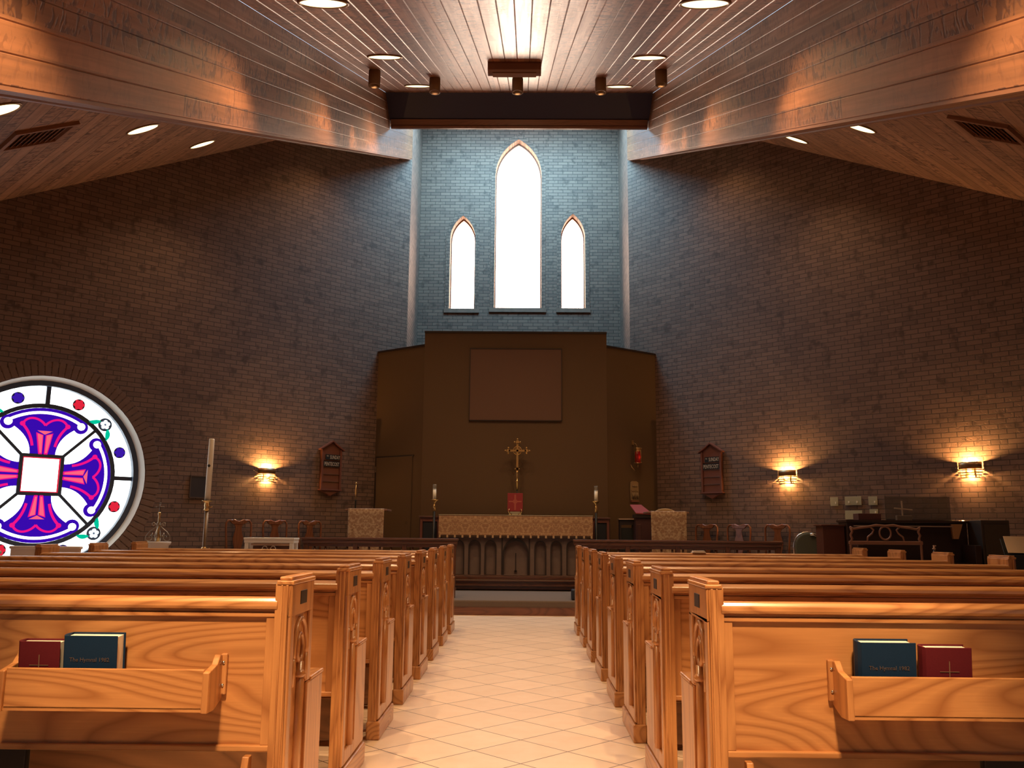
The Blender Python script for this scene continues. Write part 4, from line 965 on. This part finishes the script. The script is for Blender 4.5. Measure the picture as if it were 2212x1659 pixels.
for i,(x,y,rz,lb) in enumerate(((-4.10,13.02,45,'leftmost on the left wall, below the lit sconce'),(-3.67,13.45,45,'middle of the left three, behind the white table'),(-3.23,13.89,45,'rightmost of the left three, below the sign board'),
                              (2.84,14.12,-45,'leftmost of the right three, next to the pulpit'),(3.26,13.70,-45,'middle of the right three'),(3.73,13.23,-45,'rightmost of the right three, below the lit sconce'))):
    c=ch if i==0 else copy_tree(ch)
    c.location=(x,y,.19 if abs(x)<9 else 0); c.rotation_euler=(0,0,radians(rz)); tag(c,'brown vase-splat chair, '+lb,'chair','vase-splat chairs along the brick walls')

# ================================================================== LEFT: FONT, TALL CANDLE, WHITE TABLE
fo=empty('baptismal_font',(-4.31,10.35,0),0,'white-rimmed baptismal font basin behind the left pew ends','font')
mb=MB(); mb.lathe([(0,0),(.22,0),(.22,.06),(.10,.10),(.08,.55),(.12,.62),(.128,.70),(.128,.815),(0,.815)],(0,0,0),28); mb.build('font_pedestal',mat('pale_font',(.55,.53,.54),.35),fo)
mb=MB(); mb.lathe([(0,.80),(.125,.80),(.128,.865),(.15,.885),(.155,.905),(.15,.912),(0,.912)],(0,0,0),32); mb.build('font_basin',mat('white_ceramic',(.66,.62,.60),.3),fo)
fc=empty('font_cover',(-4.31,10.35,.912),0,'brass font cover with scrolls and a small cross on top of the basin','font cover')
mb=MB(); mb.lathe([(0,0),(.028,0),(.026,.07),(.016,.10),(.014,.15),(.020,.17),(.010,.20),(.012,.27),(.010,.30),(.018,.32),(.014,.345),(0,.35)],(0,0,0),14); mb.build('stem',BRASS,fc)
SC=mat('pewter_scroll',(.38,.33,.27),.35,.9)
for k in range(4):
    a_=k*pi/2+.15; 
    mb=MB(); P=[(.015,.185),(.05,.155),(.10,.115),(.135,.065),(.140,.025),(.115,.008),(.085,.012),(.07,.03)]
    mb.tube([(p*cos(a_),p*sin(a_),z) for p,z in P],.005,6)
    P=[(.015,.185),(.03,.20),(.055,.225),(.075,.215),(.075,.195),(.055,.185),(.045,.20)]
    mb.tube([(p*cos(a_),p*sin(a_),z) for p,z in P],.005,6); mb.build('scroll',SC,fc)
    mb=MB(); cx,cy=.065*cos(a_),.065*sin(a_)
    mb.tube([(cx,cy,.02),(cx,cy,.07),(cx,cy,.105)],[.004,.011,.002],6)
    for sg in (-1,1): mb.tube([(cx,cy,.04),(cx+sg*.018*cos(a_),cy+sg*.018*sin(a_),.075),(cx+sg*.034*cos(a_),cy+sg*.034*sin(a_),.062),(cx+sg*.034*cos(a_),cy+sg*.034*sin(a_),.045)],.005,6)
    mb.build('fleur',SC,fc)
mb=MB(); mb.tube([(0,0,.34),(0,0,.45)],.007,6); mb.tube([(-.038,0,.405),(.038,0,.405)],.007,6)
for p in ((-.042,0,.405),(.042,0,.405),(0,0,.452)):
    mb.lathe([(0,-.011),(.010,-.006),(.013,0),(.010,.006),(0,.011)],p,8)
mb.build('top_cross',mat('dark_pewter',(.18,.14,.12),.4,.8),fc)
ps=empty('paschal_candle_stand',(-3.985,11.0,0),0,'tall brass-collared stand carrying the large candle left of the white table','candle stand')
mb=MB(); mb.lathe([(0,0),(.16,0),(.15,.03),(.03,.06),(.026,.80),(.030,.82),(.024,.84),(.024,1.30),(0,1.30)],(0,0,0),16); mb.build('pole',mat('bronze_pole',(.20,.13,.08),.4,.6),ps)
mb=MB(); mb.lathe([(.025,.79),(.036,.80),(.04,.82),(.028,.84)],(0,0,0),14); mb.lathe([(.024,1.29),(.038,1.30),(.026,1.33),(.034,1.35),(.030,1.385),(.038,1.40),(.065,1.413),(.068,1.418),(.0,1.418)],(0,0,0),18)
for z,sx in ((.82,1),(1.34,1)): mb.tube([(.03,0,z),(.055,0,z-.004),(.065,0,z+.008)],.007,6)
mb.build('collar',BRASS,ps)
pc2=empty('paschal_candle',(-3.985,11.0,1.418),0,'tall thick ivory candle with a small stud halfway up','candle'); pc2.rotation_euler=(0,radians(.5),0)
mb=MB(); mb.lathe([(0,0),(.036,0),(.034,.775),(.030,.787),(0,.780)],(0,0,0),24); mb.build('wax_shaft',WAX,pc2)
mb=MB(); mb.lathe([(0,-.02),(.014,-.012),(.02,0),(.014,.012),(0,.02)],(0,-.034,.44),10); mb.build('stud',DMETAL,pc2)
wt=empty('white_table',(-3.03,10.62,0),0,'small white painted table standing before the left communion rail','table')
mb=MB(); mb.box(-.30,.30,-.12,.12,.905,.962); mb.build('table_top',WHITEP,wt,.006)
mb=MB(); mb.box(-.305,.305,-.125,.125,.945,.967); mb.build('table_edge',WHITEP,wt,.003)
for sx in (-1,1):
    for sy in (-1,1): mb=MB(); mb.box(sx*.27-.022,sx*.27+.022,sy*.095-.022,sy*.095+.022,0,.905); mb.build('leg',WHITEP,wt,.003)
mb=MB(); mb.box(-.25,.25,-.02,.10,.872,.898); mb.build('under_shelf',PINKW,wt,.008)
mb=MB(); mb.box(-.25,.25,.085,.10,.3,.872); mb.build('back_board',DOAKX,wt)
for i,(x,lb) in enumerate(((-.06,'left'),(.04,'right'))):
    cu=empty('silver_cruet',(-3.03+x,10.555,.333),0,'small silver loop-handled vessel under the white table, on the %s'%lb,'vessel','vessels under the white table')
    mb=MB(); mb.lathe([(0,0),(.04,0),(.03,.02),(.045,.2),(.04,.40),(.022,.46),(.020,.50),(.0,.50)],(0,0,0),16); mb.build('vessel_body',CHROME,cu)
    mb=MB(); mb.tube([(.030*cos(t*pi/8)-.0,0,.50+.035*sin(t*pi/8)) for t in range(9)],.006,6); mb.build('handle',CHROME,cu)
    if i==0: 
        pass
mb=MB(); mb.box(-3.17,-2.89,10.50,10.62,.303,.333); o=mb.build('vessel_tray',CHROME,None,.003); tag(o,'metal tray holding the silver vessels under the white table','tray')
mb=MB(); mb.box(-3.16,-2.90,10.51,10.63,0,.303); o=mb.build('storage_box',DOAKX,None,.004); tag(o,'dark wooden box under the white table','box')

# ================================================================== RIGHT: CHAIR, PLATES, PIANO, SETTEE, STAND
gc=empty('padded_chair',(3.79,11.75,.19),radians(-8),'grey-green padded chair with a rounded back and chrome rim right of the rail','chair')
P=[(-.16,.50),(.16,.50),(.17,.70)]+[(.17*cos(t*pi/10),.72+.17*sin(t*pi/10)) for t in range(11)]+[(-.17,.70)]
mb=MB(); mb.prism(P,-.23,-.19,XZ); mb.build('backrest',GREENV,gc,.02)
mb=MB(); mb.box(-.2,.2,-.2,.24,.42,.47); mb.build('seat',GREENV,gc,.02)
mb=MB(); mb.tube([(-.18,-.22,.45),(-.185,-.2,.70)]+[(-.185*cos(t*pi/10),-.2,.72+.18*sin(t*pi/10)) for t in range(11)]+[(.185,-.2,.70),(.18,-.22,.45)],.009,8); mb.build('back_rim',CHROME,gc)
mb=MB(); mb.tube([(.02,-.245,.868),(.07,-.245,.872),(.11,-.243,.845)],.018,8); mb.build('handle',CHROME,gc)
for sx in (-.18,.18):
    for sy in (-.22,.22): mb=MB(); mb.tube([(sx,sy*.9,.45),(sx*1.1,sy,0)],.01,8); mb.build('leg',CHROME,gc)
for k,(u0,u1,z0,z1,sw,lb) in enumerate(((.0,.12,1.473,1.60,1,'small square, left of the upper row'),(.222,.465,1.48,1.605,2,'wide double, middle of the upper row'),(.567,.693,1.477,1.60,1,'small square, right of the upper row'),(.215,.467,1.277,1.404,0,'wide, middle of the lower row'),(.575,.695,1.334,1.42,1,'small, right of the lower row'))):
    base=Vector((4.562,12.898,0)); dirn=Vector((1,-1,0)).normalized(); c=base+dirn*(u0+u1)/2
    e=empty('wall_plate',(c.x-.004,c.y-.004,z0),radians(-45),'beige electrical wall plate on the right brick wall, '+lb,'wall plate','plates beside the piano')
    h=(u1-u0)/2; mb=MB(); mb.box(-h,h,-.010,-.001,0,z1-z0); mb.build('plate',PLATE,e,.002)
    for j in range(sw):
        xx=(-h/2 if j==0 else h/2) if sw==2 else h*.45; mb=MB(); mb.box(xx-.008,xx+.008,-.02,-.008,.03,.06); mb.build('switch',CREAM,e,.001)
pn=empty('upright_piano',(4.78,10.95,0),0,'dark upright piano with a lit slip line against the right brick wall','piano')
mb=MB(); mb.box(-.74,.74,-.05,.24,0,1.215); mb.build('case',PIANO,pn,.006)
mb=MB(); mb.box(-.76,.76,-.08,.26,1.215,1.245); mb.build('lid',PIANO,pn,.005)
mb=MB(); mb.box(-.70,.70,-.36,-.05,.66,.72); mb.build('keybed',PIANO,pn,.004)
mb=MB(); mb.box(-.66,.55,-.10,-.05,1.165,1.178); mb.build('slip',mat('polished_strip',(.30,.22,.18),.2),pn)
for sx in (-1,1): mb=MB(); mb.box(sx*.70-.04,sx*.70+.04,-.36,-.05,0,.95); mb.build('side_arm',PIANO,pn,.01)
mb=MB(); mb.prism([(.53,1.20),(.67,1.20),(.61,1.02),(.545,1.02)],-.09,-.05,XZ); mb.build('light_bracket',mat('tan_wood',(.34,.17,.07),.5),pn,.003)
mb=MB(); mb.box(-.66,.66,-.34,-.08,.72,.735); mb.build('key_cover',PIANO,pn)
sc_=empty('low_cabinet',(3.93,11.12,0),0,'reddish wooden cabinet at the left end of the piano','cabinet')
mb=MB(); mb.box(-.17,.10,-.16,.10,0,1.165); mb.build('cabinet_body',PIANOR,sc_,.004)
mb=MB(); mb.box(-.19,.105,-.18,.12,1.165,1.185); mb.build('cabinet_top',PIANOR,sc_,.003)
sk_=empty('speaker_column',(5.72,10.75,0),0,'tall dark wooden speaker column at the right end of the piano','speaker')
mb=MB(); mb.box(-.17,.17,-.13,.2,0,1.25); mb.build('speaker_box',mat('speaker_case',(.035,.020,.012),.6),sk_,.006)
mb=MB(); mb.box(-.14,.14,-.14,-.13,.2,1.2); mb.build('speaker_grille',mat('speaker_cloth',(.04,.025,.015),.9),sk_)
mb=MB(); mb.box(4.19,4.47,10.9,11.08,1.245,1.325); o=mb.build('wooden_box',mat('dark_red_box',(.07,.018,.016),.5),None,.004); tag(o,'small dark red wooden box on the left end of the piano lid','box')
gp=empty('acrylic_panel',(5.02,11.08,1.245),0,'dim grey see-through panel standing on the piano lid','panel')
mb=MB(); mb.box(-.42,.40,0,.006,0,.30); o=mb.build('clear_sheet',GREY,gp); GREY.node_tree.nodes['Principled BSDF'].inputs['Alpha'].default_value=.45
mb=MB(); mb.box(-.42,.40,-.02,.03,0,.012); mb.build('sheet_foot',DMETAL,gp)
pxc=empty('palm_cross',(4.80,11.05,1.245),0,'small pale folded palm cross leaning on the piano lid','cross'); 
PC=mat('pale_palm',(.40,.31,.24),.7)
mb=MB(); mb.box(-.009,.009,-.004,.004,.0,.245,Matrix.Rotation(radians(0),4,'Y')); mb.build('cross_upright',PC,pxc)
mb=MB(); mb.box(-.115,.115,-.010,-.003,.135,.152,Matrix.Rotation(radians(5),4,'Y')); mb.build('cross_bar',PC,pxc)
mb=MB(); mb.box(-.09,.10,-.05,.005,.0,.06); mb.build('cross_base',mat('grey_block',(.16,.12,.10),.7),pxc,.004)
se=empty('carved_settee',(4.16,10.06,0),0,'carved wooden settee with pierced looped back in front of the piano','settee')
mb=MB(); P=[(-.40,1.15),(-.36,1.13),(-.28,1.145),(-.19,1.155),(-.10,1.175),(0,1.165),(.10,1.175),(.19,1.155),(.28,1.145),(.36,1.13),(.40,1.15)]
mb.tube([(x,0,z) for x,z in P],.013,8); mb.build('crest_rail',SETW:=mat('worn_brown_wood',(.21,.095,.06),.45),se)
mb=MB()
for sg in (-1,1):
    mb.tube([(sg*.39,0,1.14),(sg*.375,0,1.10),(sg*.395,0,1.06),(sg*.38,0,1.02),(sg*.40,0,.97),(sg*.40,0,.44)],.014,8)
    mb.tube([(sg*.17,0,1.155),(sg*.13,0,1.12),(sg*.15,0,1.08),(sg*.20,0,1.04),(sg*.21,0,.99)],.010,8)
mb.tube([(.065*cos(t*pi/10),0,1.085+.075*sin(t*pi/10)) for t in range(20)],.010,8,closed=True)
mb.build('pierced_back',SETW,se)
mb=MB(); mb.box(-.42,.42,-.015,.015,.955,.995); mb.build('lower_rail',SETW,se,.008)
mb=MB(); mb.box(-.43,.43,-.05,.42,.40,.45); mb.build('seat',SETW,se,.01)
for sx in (-.39,.39):
    for sy in (-.02,.38): mb=MB(); mb.box(sx-.018,sx+.018,sy-.018,sy+.018,0,.40); mb.build('leg',SETW,se)
ms=empty('music_stand',(4.47,7.85,0),0,'black music stand holding pale sheet music at the right edge of the photo','music stand')
mb=MB(); mb.add([(-.19,-.04,.86),(.28,-.04,.86),(.30,.10,1.045),(-.155,.10,1.045),(-.19,-.03,.86),(.28,-.03,.86),(.30,.11,1.045),(-.155,.11,1.045)],[(0,1,2,3),(7,6,5,4),(0,4,5,1),(1,5,6,2),(2,6,7,3),(3,7,4,0)]); mb.build('desk_plate',BLACK,ms)
mb=MB(); mb.box(-.20,.30,-.08,-.03,.62,.905); mb.build('front_panel',mat('black_cabinet',(.012,.014,.018),.7),ms)
mb=MB(); mb.lathe([(0,0),(.2,0),(.2,.015),(.015,.03),(.012,.86)],(.05,0,0),14); mb.build('pole',DMETAL,ms)
sm=empty('sheet_music',(4.47,7.84,0),0,'open pale sheet music on the black stand at the right edge','sheet music')
mb=MB(); mb.add([(-.185,-.056,.922),(.27,-.056,.915),(.29,.080,1.060),(-.145,.080,1.064)],[(0,1,2,3)]); o=mb.build('pages',SHEETP,sm); m_=o.modifiers.new('s','SOLIDIFY'); m_.thickness=.004
mc=empty('microphone',(4.02,8.6,0),0,'small microphone on a thin stand behind the right pew ends','microphone')
mb=MB(); mb.lathe([(0,0),(.12,0),(.11,.02),(.008,.03),(.008,.93),(0,.93)],(0,0,0),12); mb.build('stand_pole',DMETAL,mc)
mb=MB(); mb.box(-.012,.012,-.01,.01,.935,.945); mb.box(-.005,.018,-.01,.01,.962,.972); mb.box(-.004,.008,-.006,.008,.92,.97); mb.build('clip',mat('pale_clip',(.6,.42,.3),.5),mc)
